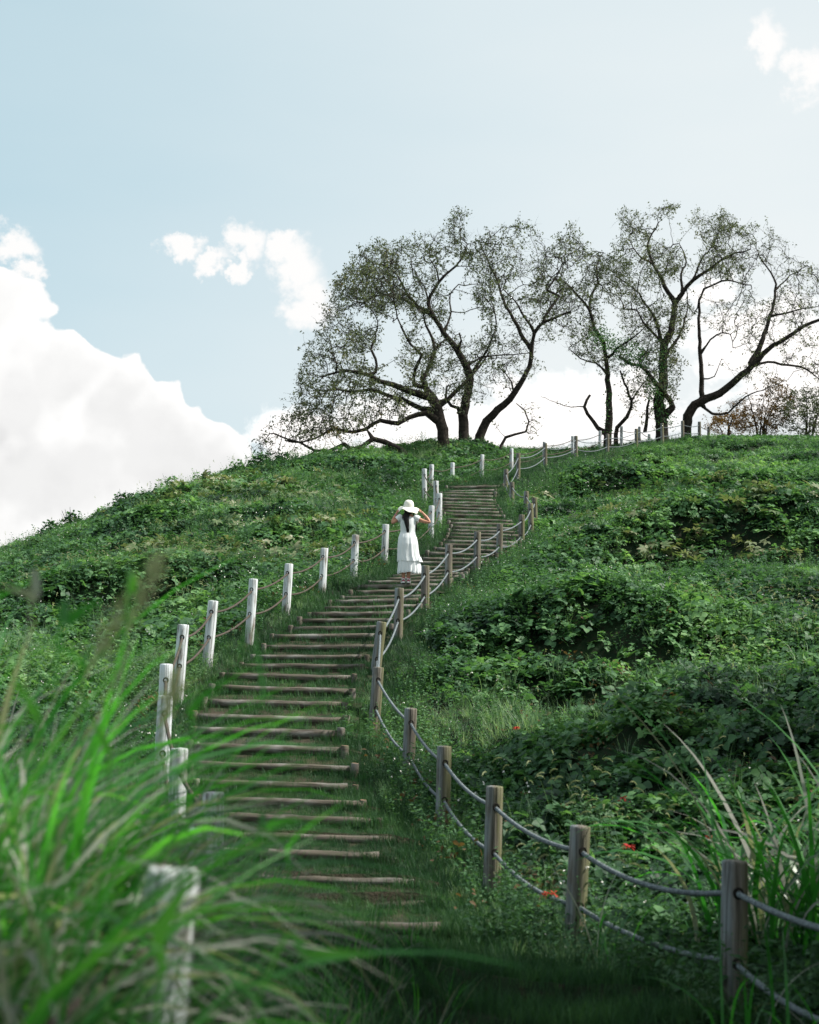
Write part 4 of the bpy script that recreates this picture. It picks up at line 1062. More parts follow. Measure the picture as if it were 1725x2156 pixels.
L4 = [
    ([(858, 962), zA(860, 1385), zA(780, 1350), zA(720, 1335), zA(660, 1375), zA(600, 1390), zA(560, 1360), zA(480, 1395), zA(400, 1390), zA(330, 1350), zA(260, 1330), zA(180, 1300)], .13, -.8, .03),
    ([zA(590, 1390), zA(575, 1450)], .06, 0, .05),
    ([zA(720, 1335), zA(690, 1290), zA(640, 1220)], .05, 1.0, .02),
    ([zA(400, 1390), zA(360, 1430), zA(280, 1460)], .035, -.5, .02),
]
C4 = [(530, 945), (545, 915), (560, 890), (600, 850), (640, 830), (700, 850), (700, 900), (660, 935), (620, 950), (600, 975), (560, 985)]
TL = {}
make_tree(L1, 59.0, C1, 2300, 11, 6.5, 'leftmost upright cherry tree, its thick limbs sweeping left over the slope', 7)
make_tree(L2, 60.0, C2, 1900, 12, 6.5, 'tall central cherry trunk leaning left, just right of the leftmost upright trunk', 5)
make_tree(L3, 60.5, C3, 1100, 13, 5.0, 'slanting cherry trunk bending right then up, rightmost of the left clump', 3.4)
make_tree(L4, 57.5, C4, 480, 14, 3.5, 'low crawling cherry limb reaching farthest left along the skyline', 3.6)
L5 = [([(1052, 950), zA(1430, 1325), zA(1480, 1305), zA(1540, 1290), zA(1560, 1240), zA(1530, 1180), zA(1490, 1140)], .085, .4, .02)]
make_tree(L5, 62, [(1040, 900), (1080, 850), (1140, 840), (1150, 900), (1120, 930)], 90, 15, 2.0, 'low curled bare cherry branch rising from the crest between the two tree clumps', 2.5)
L6 = [
    ([(1279, 960), zB(510, 1350), zB(515, 1200), zB(505, 1050), zB(500, 960), zB(480, 870), zB(430, 780), zB(400, 680), zB(330, 590), zB(270, 530), zB(200, 500)], .20, -.5, .03),
    ([zB(400, 680), zB(410, 600), zB(450, 520), zB(440, 430), zB(480, 350)], .07, 1.2, .02),
    ([zB(500, 1030), zB(440, 990), zB(350, 960), zB(280, 900)], .06, .9, .02),
    ([zB(515, 970), zB(560, 900), zB(620, 860), zB(680, 820), zB(740, 750)], .07, -1, .02),
    ([zB(480, 1385), zB(420, 1320), zB(370, 1240), zB(400, 1170)], .11, .6, .05),
    ([zB(370, 1240), zB(250, 1230), zB(120, 1180)], .03, .6, .01),
]
C6 = [(1120, 660), (1120, 560), (1180, 490), (1260, 500), (1310, 510), (1330, 580), (1300, 640), (1340, 700), (1350, 760), (1300, 790), (1240, 770), (1190, 740), (1200, 680)]
L7 = [([(1296, 960), zB(560, 1360), zB(620, 1300), zB(640, 1200), zB(600, 1100), zB(580, 1030)], .13, .6, .04), ([zB(640, 1200), zB(700, 1120), zB(740, 1080)], .05, .5, .02), ([zB(720, 1380), zB(730, 1290), zB(745, 1200)], .10, .2, .05)]
C7 = [(1300, 790), (1350, 780), (1390, 820), (1390, 880), (1340, 880), (1300, 850)]
L8 = [
    ([(1400, 955), zB(810, 1300), zB(800, 1200), zB(825, 1100), zB(830, 1000), zB(830, 900), zB(870, 800), zB(885, 700), zB(890, 640), zB(850, 580), zB(820, 500), zB(770, 410), zB(735, 310), zB(760, 240), zB(800, 180)], .33, .4, .03),
    ([zB(830, 1290), zB(880, 1240), zB(840, 1170), zB(780, 1100), zB(740, 1040), zB(690, 1000), zB(630, 990), zB(570, 950)], .14, -1.4, .05),
    ([zB(885, 650), zB(940, 580), zB(1000, 510), zB(1100, 440), zB(1200, 370), zB(1330, 330)], .12, -1.2, .03),
    ([zB(820, 890), zB(800, 780), zB(770, 710), zB(720, 640), zB(660, 560), zB(560, 490)], .10, 1.2, .02),
    ([zB(820, 860), zB(740, 780), zB(690, 720), zB(670, 680), zB(600, 680)], .07, -1.1, .02),
    ([zB(850, 930), zB(900, 860), zB(950, 740), zB(970, 640), zB(960, 560)], .08, .9, .02),
    ([zB(940, 580), zB(930, 470), zB(960, 400), zB(920, 300)], .07, 1.4, .02),
    ([zB(1000, 510), zB(1040, 400), zB(1100, 320), zB(1150, 230)], .05, .9, .02),
    ([zB(770, 410), zB(700, 380), zB(640, 300)], .05, -.8, .02),
]
C8 = [(1230, 560), (1300, 520), (1300, 440), (1360, 445), (1400, 425), (1460, 430), (1480, 460), (1530, 440), (1560, 480), (1600, 520), (1580, 560), (1520, 600), (1470, 640), (1440, 720), (1440, 800), (1410, 860), (1370, 830), (1330, 740), (1300, 640), (1240, 600)]
L9 = [
    ([(1446, 955), zB(970, 1290), zB(1040, 1210), zB(1150, 1160), zB(1250, 1080), zB(1340, 1000), zB(1430, 910), zB(1530, 840), zB(1650, 770), zB(1730, 735), (1790, 650)], .27, -1.5, .05),
    ([zB(1320, 1010), zB(1370, 920), zB(1400, 850), zB(1440, 720), zB(1470, 600), zB(1465, 500), zB(1400, 400)], .15, 1.4, .03),
    ([zB(1445, 715), zB(1530, 700), zB(1620, 670), zB(1720, 660)], .06, -1, .02),
    ([zB(1050, 1205), zB(1045, 1000), zB(1035, 800), zB(1040, 600), zB(1100, 540), zB(1200, 510), zB(1330, 540)], .13, .8, .03),
    ([zB(1050, 920), zB(1100, 850), zB(1170, 810), zB(1210, 820), zB(1230, 900)], .05, -1.1, .015),
    ([zB(1040, 620), zB(1000, 700), zB(960, 620)], .04, .8, .015),
    ([zB(1350, 1000), zB(1430, 980), zB(1550, 1000), zB(1650, 1020), zB(1730, 1080), (1760, 820)], .07, .7, .02),
    ([zB(1040, 1215), zB(1110, 1280), zB(1200, 1270), zB(1300, 1180), zB(1400, 1140), zB(1500, 1100)], .07, -.6, .02),
    ([zB(1480, 560), zB(1560, 480), zB(1650, 430)], .04, .6, .015),
    ([zB(1060, 1080), zB(1120, 1060), zB(1160, 960)], .04, .6, .015),
]
C9 = [(1500, 480), (1560, 470), (1610, 470), (1650, 490), (1680, 540), (1730, 560), (1790, 620), (1830, 700), (1820, 800), (1760, 850), (1700, 800), (1660, 760), (1600, 800), (1560, 820), (1520, 760), (1500, 680), (1480, 600)]
make_tree(L6, 67, C6, 1100, 16, 5, 'straight slender cherry trunk with ivy, leftmost of the right clump behind the fence posts', 6)
make_tree(L7, 69, C7, 300, 17, 3, 'short forked cherry trunk between the slender ivy trunk and the thickest trunk', 5)
make_tree(L8, 69, C8, 2500, 18, 6.5, 'thickest and tallest cherry tree of the right clump, upright behind the white posts', 5.5)
make_tree(L9, 70, C9, 1700, 19, 6, 'cherry tree sprawling to the right with a long rising diagonal limb at the picture edge', 2.4)
def ivy(label):
    """ivy and moss leaves that clothe the lower trunks of the right clump"""
    rg = np.random.default_rng(77); C_ = []
    for (u, v, d, ru, rv, n) in [(1262, 705, 66.6, 26, 22, 420), (1290, 725, 66.6, 42, 22, 620), (1330, 745, 66.8, 45, 26, 560), (1345, 768, 67, 30, 14, 250), (1398, 770, 68.8, 17, 60, 480), (1392, 840, 68.8, 20, 60, 620), (1372, 820, 68, 16, 24, 260), (1281, 860, 66.8, 10, 70, 180), (1405, 890, 69, 24, 20, 180)]:
        for _ in range(n):
            a = rg.normal(0, .5, 2); p = at(u + a[0] * ru, v + a[1] * rv, d + rg.normal(0, .35)); C_.append(tuple(p))
    C_ = np.array(C_); n = len(C_); a = rg.normal(size=(n, 3)); a /= np.linalg.norm(a, axis=1)[:, None]; b = np.cross(a, rg.normal(size=(n, 3))); b /= np.linalg.norm(b, axis=1)[:, None]
    L = rg.uniform(.06, .13, n)[:, None]; V = np.stack([C_, C_ + a * L * .5 + b * L * .35, C_ + a * L, C_ + a * L * .5 - b * L * .35], 1).reshape(-1, 3)
    o = bpy.data.objects.new('ivy', fast_mesh('ivy', V, np.arange(n)[:, None] * 4 + np.arange(4)[None, :], M['kudzu'])); COL.objects.link(o)
    tag(o, label, 'ivy', kind='stuff')
ivy('green ivy leaves clothing the trunks of the right tree clump')
# rusty bushes at the right end of the crest
def bush(u, v, d, w_, h_, n, seed, label, leafm, twigs=26):
    rr = random.Random(seed); b0 = at(u, v, d); b0.z -= .3; limbs = []
    px = FPX / d
    o_l = []
    for k in range(5):
        a = rr.uniform(-1, 1)
        o_l.append(([(u + a * 10, v + 8), (u + a * w_ * .35, v - h_ * .35), (u + a * w_ * .7, v - h_ * rr.uniform(.5, .9))], .06, rr.uniform(-1, 1), .012))
    poly = [(u + w_ * math.cos(t) * (1 + .12 * math.sin(3 * t + seed)), v - h_ * .48 - h_ * .52 * math.sin(t) * (1 + .1 * math.sin(5 * t + seed))) for t in [2 * math.pi * k / 16 for k in range(16)]]
    return make_tree(o_l, d, poly, n, seed, 3.0, label, 7, 'bush', 'bush', leafm=leafm, size=.12, step=.22, kill=.3, infl=4.0)
bush(1600, 915, 74, 75, 125, 1700, 51, 'rusty orange leaved bush on the crest under the sprawling diagonal limb', 'leaf_rusty')
bush(1700, 915, 73, 62, 100, 1200, 52, 'thin olive and rust bush at the right edge of the crest', 'leaf_cherry')
bush(1530, 918, 73, 40, 50, 420, 53, 'small rusty bush right of the last fence post on the crest', 'leaf_rusty')
# leafy shrubs that break the left skyline
def skyline_shrub(u, v, d, w_, h_, seed, label):
    rr = random.Random(seed); b0 = at(u, v, d); b0.z = hz(b0.x, b0.y); lb = LB(); W_ = 1.25 * w_ * d / FPX; H_ = 1.5 * h_ * d / FPX + .35
    n = int(140 * W_ * H_ / .3) + 40
    for _ in range(min(n, 700)):
        a = rr.uniform(0, 6.283); q = rr.random() ** .5; z = rr.random() ** .7; r_ = q * (1 - .55 * z)
        p = Vector((math.cos(a) * r_ * W_ * (1 + .35 * math.sin(3 * a + seed)), math.sin(a) * r_ * W_ * .6, z * H_ * (1 - .45 * q * rr.random())))
        leaf(lb, p, rnd_dir(rr, 1.2), rnd_dir(rr, 2.5), rr.uniform(.08, .17), rr.uniform(.06, .12), 0, .3)
    for _ in range(9):
        a = rr.uniform(0, 6.28); tip = Vector((math.cos(a) * W_ * .7, math.sin(a) * W_ * .4, H_ * rr.uniform(.7, 1.15))); s_ = Vector((.008, 0, 0))
        lb.add([-s_, s_, tip + s_ * .4, tip - s_ * .4], [(0, 1, 2, 3)], 1)
    o = bpy.data.objects.new('shrub', lb.mesh('shrub', [M['kudzu'], M['bark']])); COL.objects.link(o); o.location = b0
    tag(o, label, 'shrub', 'leafy shrubs along the left skyline')
for k, (u, v, w_, h_, lab) in enumerate([(25, 1168, 22, 10, 'lowest leafy shrub on the skyline at the left picture edge'), (110, 1140, 30, 14, 'low spreading dark shrub second from the left picture edge on the skyline'),
        (150, 1122, 26, 18, 'pointed dark shrub on the lower left skyline'), (215, 1095, 22, 12, 'small tuft of leaves between two larger skyline shrubs on the lower slope'), (262, 1070, 26, 12, 'flat leafy shrub where the lower skyline steepens'),
        (358, 1043, 28, 16, 'rounded dark shrub standing alone on the middle of the left skyline'), (430, 1022, 30, 12, 'long low hummock of leaves in the middle of the left skyline'), (500, 998, 24, 14, 'upright leafy shrub just left of the farthest reaching branch tips'),
        (545, 985, 34, 18, 'wide shrub on the skyline directly below the farthest branch tips'), (600, 974, 26, 12, 'small leafy shrub under the low crawling cherry limb')]):
    skyline_shrub(u, v + 6, 44 + k * 1.0 if k < 4 else 47 + (k - 4) * 1.1, w_, h_, 200 + k, lab)

# ------------------------------------------------------------------ the woman
M['skin'] = simple('skin', (.52, .27, .18), .5, .35, 12, (.46, .22, .14))
M['dress'] = None
def dress_mat():
    m, N = newmat('white_cotton'); tcn = N.add('ShaderNodeTexCoord'); v = tcn.outputs['Object']
    f = N.noise(N.vmath('MULTIPLY', v, (26, 26, 2.2)), 1.0, 3, .6); f2 = N.noise(v, 60, 2)
    p = principled(N, rgba(.86, .90, .92), .8, .15, bump(N, N.math('ADD', f, N.math('MULTIPLY', f2, .2)), .35, .012))
    t = N.add('ShaderNodeBsdfTranslucent'); t.inputs[0].default_value = rgba(.75, .78, .80)
    mx = N.add('ShaderNodeMixShader'); mx.inputs[0].default_value = .18; N.l.new(p, mx.inputs[1]); N.l.new(t.outputs[0], mx.inputs[2]); finish(N, mx.outputs[0]); return m
M['dress'] = dress_mat()
M['hat'] = simple('cream_straw', (.86, .84, .77), .8, .2, 90, (.76, .73, .65), .4)
M['hair'] = simple('black_hair', (.010, .009, .011), .6, .25, 80, (.016, .012, .013), .5)
M['shoe'] = simple('white_sandal', (.72, .72, .72), .5, .3)
M['sole'] = simple('black_sole', (.02, .02, .02), .6, .3)
M['sock'] = simple('pink_sock', (.42, .10, .14), .8, .2)
M['band'] = simple('bracelet', (.30, .12, .25), .5, .4)
foot = at(858.8, 1227, 28.62); si = min(range(len(steps)), key=lambda i: abs(steps[i][2] - 28.6))
foot.z = (steps[si][0].z + steps[si][1].z) / 2 + .003
woman = empty('person', tuple(foot)); tag(woman, 'woman in a long white dress seen from behind, holding her cream sun hat', 'person')
def skin_mesh(name, pts, edges, radii, root, mat, levels=2):
    me = bpy.data.meshes.new(name); me.from_pydata([tuple(p) for p in pts], edges, []); me.update()
    o = bpy.data.objects.new(name, me); COL.objects.link(o)
    sk = o.modifiers.new('skin', 'SKIN'); sk.use_smooth_shade = True; ss = o.modifiers.new('sub', 'SUBSURF'); ss.levels = levels; ss.render_levels = levels
    for i, r in enumerate(radii): me.skin_vertices[0].data[i].radius = (r, r) if not hasattr(r, '__len__') else r
    for i in range(len(pts)): me.skin_vertices[0].data[i].use_root = (i == root)
    dg = bpy.context.evaluated_depsgraph_get(); ev = o.evaluated_get(dg); m2 = bpy.data.meshes.new_from_object(ev)
    bpy.data.objects.remove(o); bpy.data.meshes.remove(me); m2.name = name; m2.materials.clear(); m2.materials.append(mat)
    m2.polygons.foreach_set('use_smooth', [True] * len(m2.polygons)); return m2
# x to the right, y away from the camera, z up; metres
J = {'pelvis': (0, 0, .90), 'waist': (.0, 0, 1.03), 'chest': (0, .0, 1.22), 'neckb': (0, .01, 1.36), 'neck': (.01, .02, 1.42), 'head': (.02, .03, 1.50), 'crown': (.02, .03, 1.575),
     'shL': (-.165, 0, 1.335), 'elL': (-.325, -.03, 1.215), 'foL': (-.28, .0, 1.33), 'wrL': (-.228, .01, 1.415), 'haL': (-.212, .0, 1.47),
     'shR': (.165, 0, 1.335), 'upR': (.31, -.01, 1.27), 'elR': (.455, -.03, 1.235), 'foR': (.39, .0, 1.34), 'wrR': (.305, .0, 1.435), 'haR': (.262, .0, 1.48),
     'hipL': (-.085, 0, .82), 'knL': (-.085, .02, .46), 'caL': (-.09, -.01, .30), 'anL': (-.088, .0, .085), 'toL': (-.095, .11, .055),
     'hipR': (.075, 0, .82), 'knR': (.03, .02, .46), 'caR': (.02, -.01, .30), 'anR': (.012, .0, .085), 'toR': (.02, .11, .055)}
names = list(J); ix = {n: i for i, n in enumerate(names)}
E = [('pelvis', 'waist'), ('waist', 'chest'), ('chest', 'neckb'), ('neckb', 'neck'), ('neck', 'head'), ('head', 'crown'), ('neckb', 'shL'), ('shL', 'elL'), ('elL', 'foL'), ('foL', 'wrL'), ('wrL', 'haL'),
     ('neckb', 'shR'), ('shR', 'upR'), ('upR', 'elR'), ('elR', 'foR'), ('foR', 'wrR'), ('wrR', 'haR'), ('pelvis', 'hipL'), ('hipL', 'knL'), ('knL', 'caL'), ('caL', 'anL'), ('anL', 'toL'),
     ('pelvis', 'hipR'), ('hipR', 'knR'), ('knR', 'caR'), ('caR', 'anR'), ('anR', 'toR')]
rad_ = {'pelvis': (.14, .10), 'waist': (.115, .085), 'chest': (.13, .09), 'neckb': (.075, .06), 'neck': .048, 'head': (.075, .088), 'crown': (.068, .08), 'shL': .052, 'elL': .034, 'foL': .033, 'wrL': .023, 'haL': (.03, .017),
        'shR': .052, 'upR': .042, 'elR': .035, 'foR': .034, 'wrR': .023, 'haR': (.03, .017), 'hipL': .085, 'knL': .052, 'caL': .048, 'anL': .031, 'toL': .028, 'hipR': .085, 'knR': .052, 'caR': .048, 'anR': .031, 'toR': .028}
bm_ = skin_mesh('body', [J[n] for n in names], [(ix[a], ix[b]) for a, b in E], [rad_[n] for n in names], 0, M['skin'])
# fingers and face features joined into the body's mesh
def fingers(hand, wrist, tip_dir, side, rr):
    mb = MB(); h = Vector(hand); t = Vector(tip_dir).normalized(); s = Vector(side).normalized(); n = t.cross(s)
    for k in range(4):
        off = s * (k - 1.5) * .016; l = (.052, .060, .056, .044)[k]
        p0 = h + off - t * .01; p1 = p0 + t * l * .5 + n * .004; p2 = p1 + (t * .6 - n * .8).normalized() * l * .34; p3 = p2 + (t * .1 - n).normalized() * l * .26
        mb.tube([p0, p1, p2, p3], [.0088, .0085, .0078, .006], 8)
    p0 = h - s * .02 - t * .03; mb.tube([p0, p0 - s * .022 + t * .02, p0 - s * .018 + t * .045 - n * .012], [.010, .009, .007], 8)
    return mb
bmj = bmesh.new(); bmj.from_mesh(bm_)
fm = [fingers(J['haL'], J['wrL'], (.75, -.1, .35), (0, .5, .8), random), fingers(J['haR'], J['wrR'], (-.8, -.1, .1), (0, .5, .8), random)]
face = MB(); hd = Vector(J['head'])
face.tube([hd + Vector((0, .085, .0)), hd + Vector((0, .108, -.02)), hd + Vector((0, .095, -.035))], [.008, .012, .008], 8)   # nose
for s in (-1, 1):
    face.tube([hd + Vector((s * .075, .0, .015)), hd + Vector((s * .086, -.005, .0)), hd + Vector((s * .078, .0, -.03))], [.010, .013, .007], 8)   # ears
for mb in fm + [face]:
    me_t = mb.mesh('tmp', M['skin']); bmj.from_mesh(me_t)
bmj.to_mesh(bm_); bmj.free(); bm_.polygons.foreach_set('use_smooth', [True] * len(bm_.polygons))
inst('body', bm_, woman)
eye = MB()
for s in (-1, 1): eye.lathe([(.001, -.008), (.008, -.005), (.011, 0), (.008, .005), (.001, .008)], hd + Vector((s * .03, .084, .01)), 8)
eye.build('eyes', M['sole'], woman)
mo_ = MB(); mo_.tube([hd + Vector((-.022, .087, -.055)), hd + Vector((0, .094, -.053)), hd + Vector((.022, .087, -.055))], [.003, .006, .003], 6); mo_.build('mouth', M['sock'], woman)
# dress: bodice, skirt with a tier seam, ruffled lower tier, cap sleeves
def skirt(prof, seed, folds=11, amp=.012, sides=96):
    mb = MB(); zmax = prof[0][4]
    vs = []; fs = []
    for i, (cx, cy, rx, ry, z) in enumerate(prof):
        k = i / (len(prof) - 1)
        for j in range(sides):
            a = 2 * math.pi * j / sides
            f = 1 + (amp * (.2 + k)) / rx * (math.sin(folds * a + seed + k * 1.6) + .5 * math.sin(folds * 1.7 * a + 2 * seed))
            zz = z + (.010 * math.sin(3 * a + seed) + .006 * math.sin(7 * a)) * k
            vs.append((cx + rx * math.cos(a) * f, cy + ry * math.sin(a) * f, zz))
    for i in range(len(prof) - 1):
        for j in range(sides): k2 = (j + 1) % sides; fs.append((i * sides + j, i * sides + k2, (i + 1) * sides + k2, (i + 1) * sides + j))
    mb.add(vs, fs); return mb
def lerp_prof(P, n):
    out_ = []; z = [p[4] for p in P]
    for k in range(n):
        zz = z[0] + (z[-1] - z[0]) * k / (n - 1); row = [float(np.interp(-zz, [-q for q in z], [p[c] for p in P])) for c in range(4)]; out_.append((*row, zz))
    return out_
bod = lerp_prof([(.0, .01, .085, .06, 1.375), (0, .0, .155, .085, 1.345), (0, 0, .168, .10, 1.29), (0, -.0, .158, .108, 1.20), (0, 0, .150, .10, 1.10), (0, 0, .152, .10, 1.03)], 14)
d_b = skirt(bod, 1, 5, .004, 64).build('bodice', M['dress'], woman)
sk1 = lerp_prof([(0, 0, .153, .102, 1.035), (-.005, -.01, .185, .135, .93), (-.0, -.012, .203, .155, .80), (.005, 0, .213, .165, .68), (.015, 0, .222, .17, .56), (.04, 0, .245, .18, .455)], 26)
d_s = skirt(sk1, 3, 12, .010).build('skirt', M['dress'], woman)
sk2 = lerp_prof([(.03, 0, .218, .16, .475), (.03, 0, .226, .165, .36), (.035, 0, .234, .17, .26), (.035, 0, .228, .17, .215)], 14)
d_t = skirt(sk2, 7, 17, .013).build('lower_tier', M['dress'], woman)
hem = lerp_prof([(.035, 0, .2335, .174, .255), (.035, 0, .2335, .174, .238)], 3); skirt(hem, 7, 17, .013).build('hem_band', M['dress'], d_t)
wb = lerp_prof([(0, 0, .156, .106, 1.045), (0, 0, .158, .108, 1.015)], 3); skirt(wb, 1, 5, .002).build('waistband', M['dress'], woman)
# wind-lifted corner of the skirt on the right
cor = MB(); cor.add([(.22, -.10, .60), (.265, -.03, .50), (.305, .0, .44), (.28, -.05, .44), (.22, -.15, .44), (.26, .06, .56)], [(0, 1, 3, 4), (1, 2, 3), (1, 5, 2)]); cor.build('skirt_corner', M['dress'], woman)
for s, sh, el_ in ((-1, 'shL', 'elL'), (1, 'shR', 'upR')):
    p = Vector(J[sh]); q = Vector(J[el_]); d = (q - p).normalized(); mb = MB()
    mb.tube([p - d * .05 + Vector((0, 0, .01)), p, p + d * .045, p + d * .075], [.062, .070, .069, .062], 20, False); mb.build('sleeve', M['dress'], woman)
# hat
hc = Vector((.015, .02, 1.545)); hat = MB(); hs_ = random.Random(3)
def brim(r, z, a, i):
    if r < .112: return r, z
    k = (r - .11) / .10
    return r * (1 + .05 * math.sin(3 * a + .6) * k), z + k * (.032 * math.sin(3 * a + 1.0) + .018 * math.sin(5 * a + .3)) 
hat.lathe([(.001, .158), (.035, .155), (.065, .142), (.088, .112), (.098, .07), (.102, .03), (.108, .012), (.130, .004), (.160, -.010), (.186, -.030), (.205, -.052), (.212, -.062)], (0, 0, 0), 48, brim)
ho = hat.build('hat', M['hat'], woman); ho.location = hc; ho.rotation_euler = (R(13), R(6), 0)
m_ = ho.modifiers.new('thick', 'SOLIDIFY'); m_.thickness = .004
hb = MB(); hb.lathe([(.1045, .012), (.1035, .040)], (0, 0, 0), 40); hbo = hb.build('hat_band', M['hat'], ho)
# hair: ponytail down the back and a lock hanging in front on the right
hair = MB(); rr = random.Random(8)
capv = MB(); capv.lathe([(.001, .095), (.05, .088), (.083, .05), (.090, 0), (.088, -.04), (.075, -.075), (.05, -.10)], hd + Vector((0, -.012, .015)), 20); capv.build('hair', M['hair'], woman)
for k in range(46):
    a = rr.uniform(-1, 1); b_ = rr.uniform(-1, 1); e = rr.uniform(.80, 1.0)
    pts_ = [hd + Vector((a * .05 - .02, -.075, .0)), hd + Vector((a * .055 - .03, -.118 + b_ * .008, -.07)), Vector((-.035 + a * .050, -.135 + b_ * .012, 1.30)), Vector((-.02 + a * .040, -.135 + b_ * .01, 1.20)), Vector((-.012 + a * .026, -.135 + b_ * .008, 1.12)), Vector((a * .022 + rr.uniform(-.01, .01), -.13, 1.10 - .08 * e))]
    hair.tube(pts_, [.010, .011, .010, .009, .006, .001], 5)
hair.build('ponytail', M['hair'], woman)
lk = MB()
for k in range(10):
    a = rr.uniform(-1, 1); lk.tube([hd + Vector((.08, .02, -.02)), Vector((.13 + a * .01, .05, 1.36)), Vector((.172 + a * .01, .07, 1.20)), Vector((.178 + a * .012, .07, 1.06 + rr.uniform(-.03, .04)))], [.008, .009, .008, .002], 5)
    if k < 5: lk.tube([hd + Vector((-.07, -.03, -.04)), Vector((-.10 + a * .01, -.09, 1.37)), Vector((-.105 + a * .02, -.105, 1.29 + rr.uniform(-.02, .02)))], [.007, .007, .002], 5)
lk.build('hair_lock', M['hair'], woman)
bb = MB(); wl = Vector(J['wrL']); fl_ = (Vector(J['foL']) - wl).normalized(); bb.tube([wl + fl_ * .02, wl + fl_ * .034], [.030, .031], 14); bb.build('bracelet', M['band'], woman)
# sandals
for nm, x0 in (('L', -.088), ('R', .014)):
    sh_ = MB(); so = MB(); n = 20; tw = -.10 if nm == 'L' else .14
    def outline(z, sc_):
        r_ = []
        for j in range(n):
            a = 2 * math.pi * j / n; yy = math.sin(a) * .118 + .035; xx = math.cos(a) * (.044 if yy > .04 else .036)
            r_.append((x0 + (xx * math.cos(tw) + yy * math.sin(tw)) * sc_, (yy * math.cos(tw) - xx * math.sin(tw)) * sc_, z))
        return r_
    for (mb, z0, z1) in ((so, 0, .012), (sh_, .012, .045)):
        vs_ = outline(z0, 1.0) + outline(z1, .97); fs_ = [(j, (j + 1) % n, n + (j + 1) % n, n + j) for j in range(n)] + [tuple(range(n))[::-1], tuple(range(n, 2 * n))]
        mb.add(vs_, fs_)
    base_o = sh_.build('sandal', M['shoe'], woman); so.build('sole', M['sole'], base_o)
    st_ = MB()
    an = Vector((x0, -.0, .10)); st_.tube([an + Vector((.040 * math.cos(t), .038 * math.sin(t), .006 * math.sin(2 * t))) for t in [2 * math.pi * k / 16 for k in range(17)]], .0065, 6, False)
    st_.tube([Vector((x0 - .04 , .0, .045)), Vector((x0 - .034, -.03, .075)), Vector((x0, -.045, .10)), Vector((x0 + .034, -.03, .075)), Vector((x0 + .04, 0, .045))], .008, 6)
    st_.tube([Vector((x0 - .042 + .01, .08, .04)), Vector((x0 + .01, .085, .085)), Vector((x0 + .052, .08, .04))], .010, 6)
    st_.build('strap', M['shoe'], base_o)
    sk_ = MB(); sk_.lathe([(.030, .045), (.033, .07), (.033, .10), (.032, .125)], (x0, -.003, 0), 14); sk_.build('sock', M['sock'], woman)
woman.rotation_euler = (0, 0, R(2)); woman.scale = (1.0, 1.0, 1.0)

# ------------------------------------------------------------------ red flowers on the right slope
M['red'] = leaf_mat('red_petal', [(0.0, (.35, .02, .015)), (1.0, (.60, .06, .04))], .5, .3, .3)
M['stem'] = simple('flower_stem', (.05, .11, .03), .6, .3)
def flower_mesh(seed):
    rr = random.Random(seed); lb = LB(); hgt = .34
    lb.add([(-.004, 0, -.1), (.004, 0, -.1), (.003, 0, hgt), (-.003, 0, hgt)], [(0, 1, 2, 3)], 1); lb.add([(0, -.004, -.1), (0, .004, -.1), (0, .003, hgt), (0, -.003, hgt)], [(0, 1, 2, 3)], 1)
    for k in range(22):
        a = rr.uniform(0, 6.28); d = Vector((math.cos(a), math.sin(a), 0)); s = Vector((-math.sin(a), math.cos(a), 0)) * .009; p = Vector((0, 0, hgt)); e = rr.uniform(.2, 1.0); vs_ = []
        for t in range(4):
            q = p + d * (.022 * t) + Vector((0, 0, .028 * t * e - .007 * t * t)); w_ = (1, 1.1, .8, .2)[t]; vs_ += [q - s * w_, q + s * w_]
        lb.add(vs_, [(0, 1, 3, 2), (2, 3, 5, 4), (4, 5, 7, 6)], 0)
    return lb.mesh('spider_flower', [M['red'], M['stem']])
FM = [flower_mesh(i) for i in range(3)]
for k, (u, v, d, s, lab) in enumerate([(1087, 1530, 19.0, .9, 'small red flower above dark vines, higher than the other red flowers'), (1248, 1706, 14.6, .8, 'pink red flower left of the large red one in the dark hollow'),
        (1313, 1708, 14.4, 1.1, 'largest red flower in the dark hollow above the fourth fence post'), (1322, 1778, 13.0, 1.0, 'red flower low in the dark patch right of the tall grey post'), (1150, 1905, 11.4, .8, 'left flower of the red pair beside the lower rope'),
        (1166, 1893, 11.4, .9, 'right flower of the red pair beside the lower rope'), (1188, 1702, 14.4, .7, 'faded orange red flower leftmost of the hollow'), (1865, 1650, 14, 1, 'red flower at the far right of the slope'),
        (1862 - 370, 1760, 12.5, .7, 'small red flower by the tall reeds')]):
    p = at(u, v, d); z = hz(p.x, p.y); hh = max(.12, p.z - z)
    inst('red_flower', FM[k % 3], None, (p.x, p.y, p.z - .36 * s), (0, 0, k), (s, s, s)); o = bpy.context.scene.objects[-1] if False else None
    ob = [x for x in COL.objects if x.name.startswith('red_flower')][-1]
    s *= 1.05; ob.scale = (s, s, s); ob.location.z = max(p.z, z + .30) - .36 * s; tag(ob, lab, 'flower', 'red flowers on the right slope')
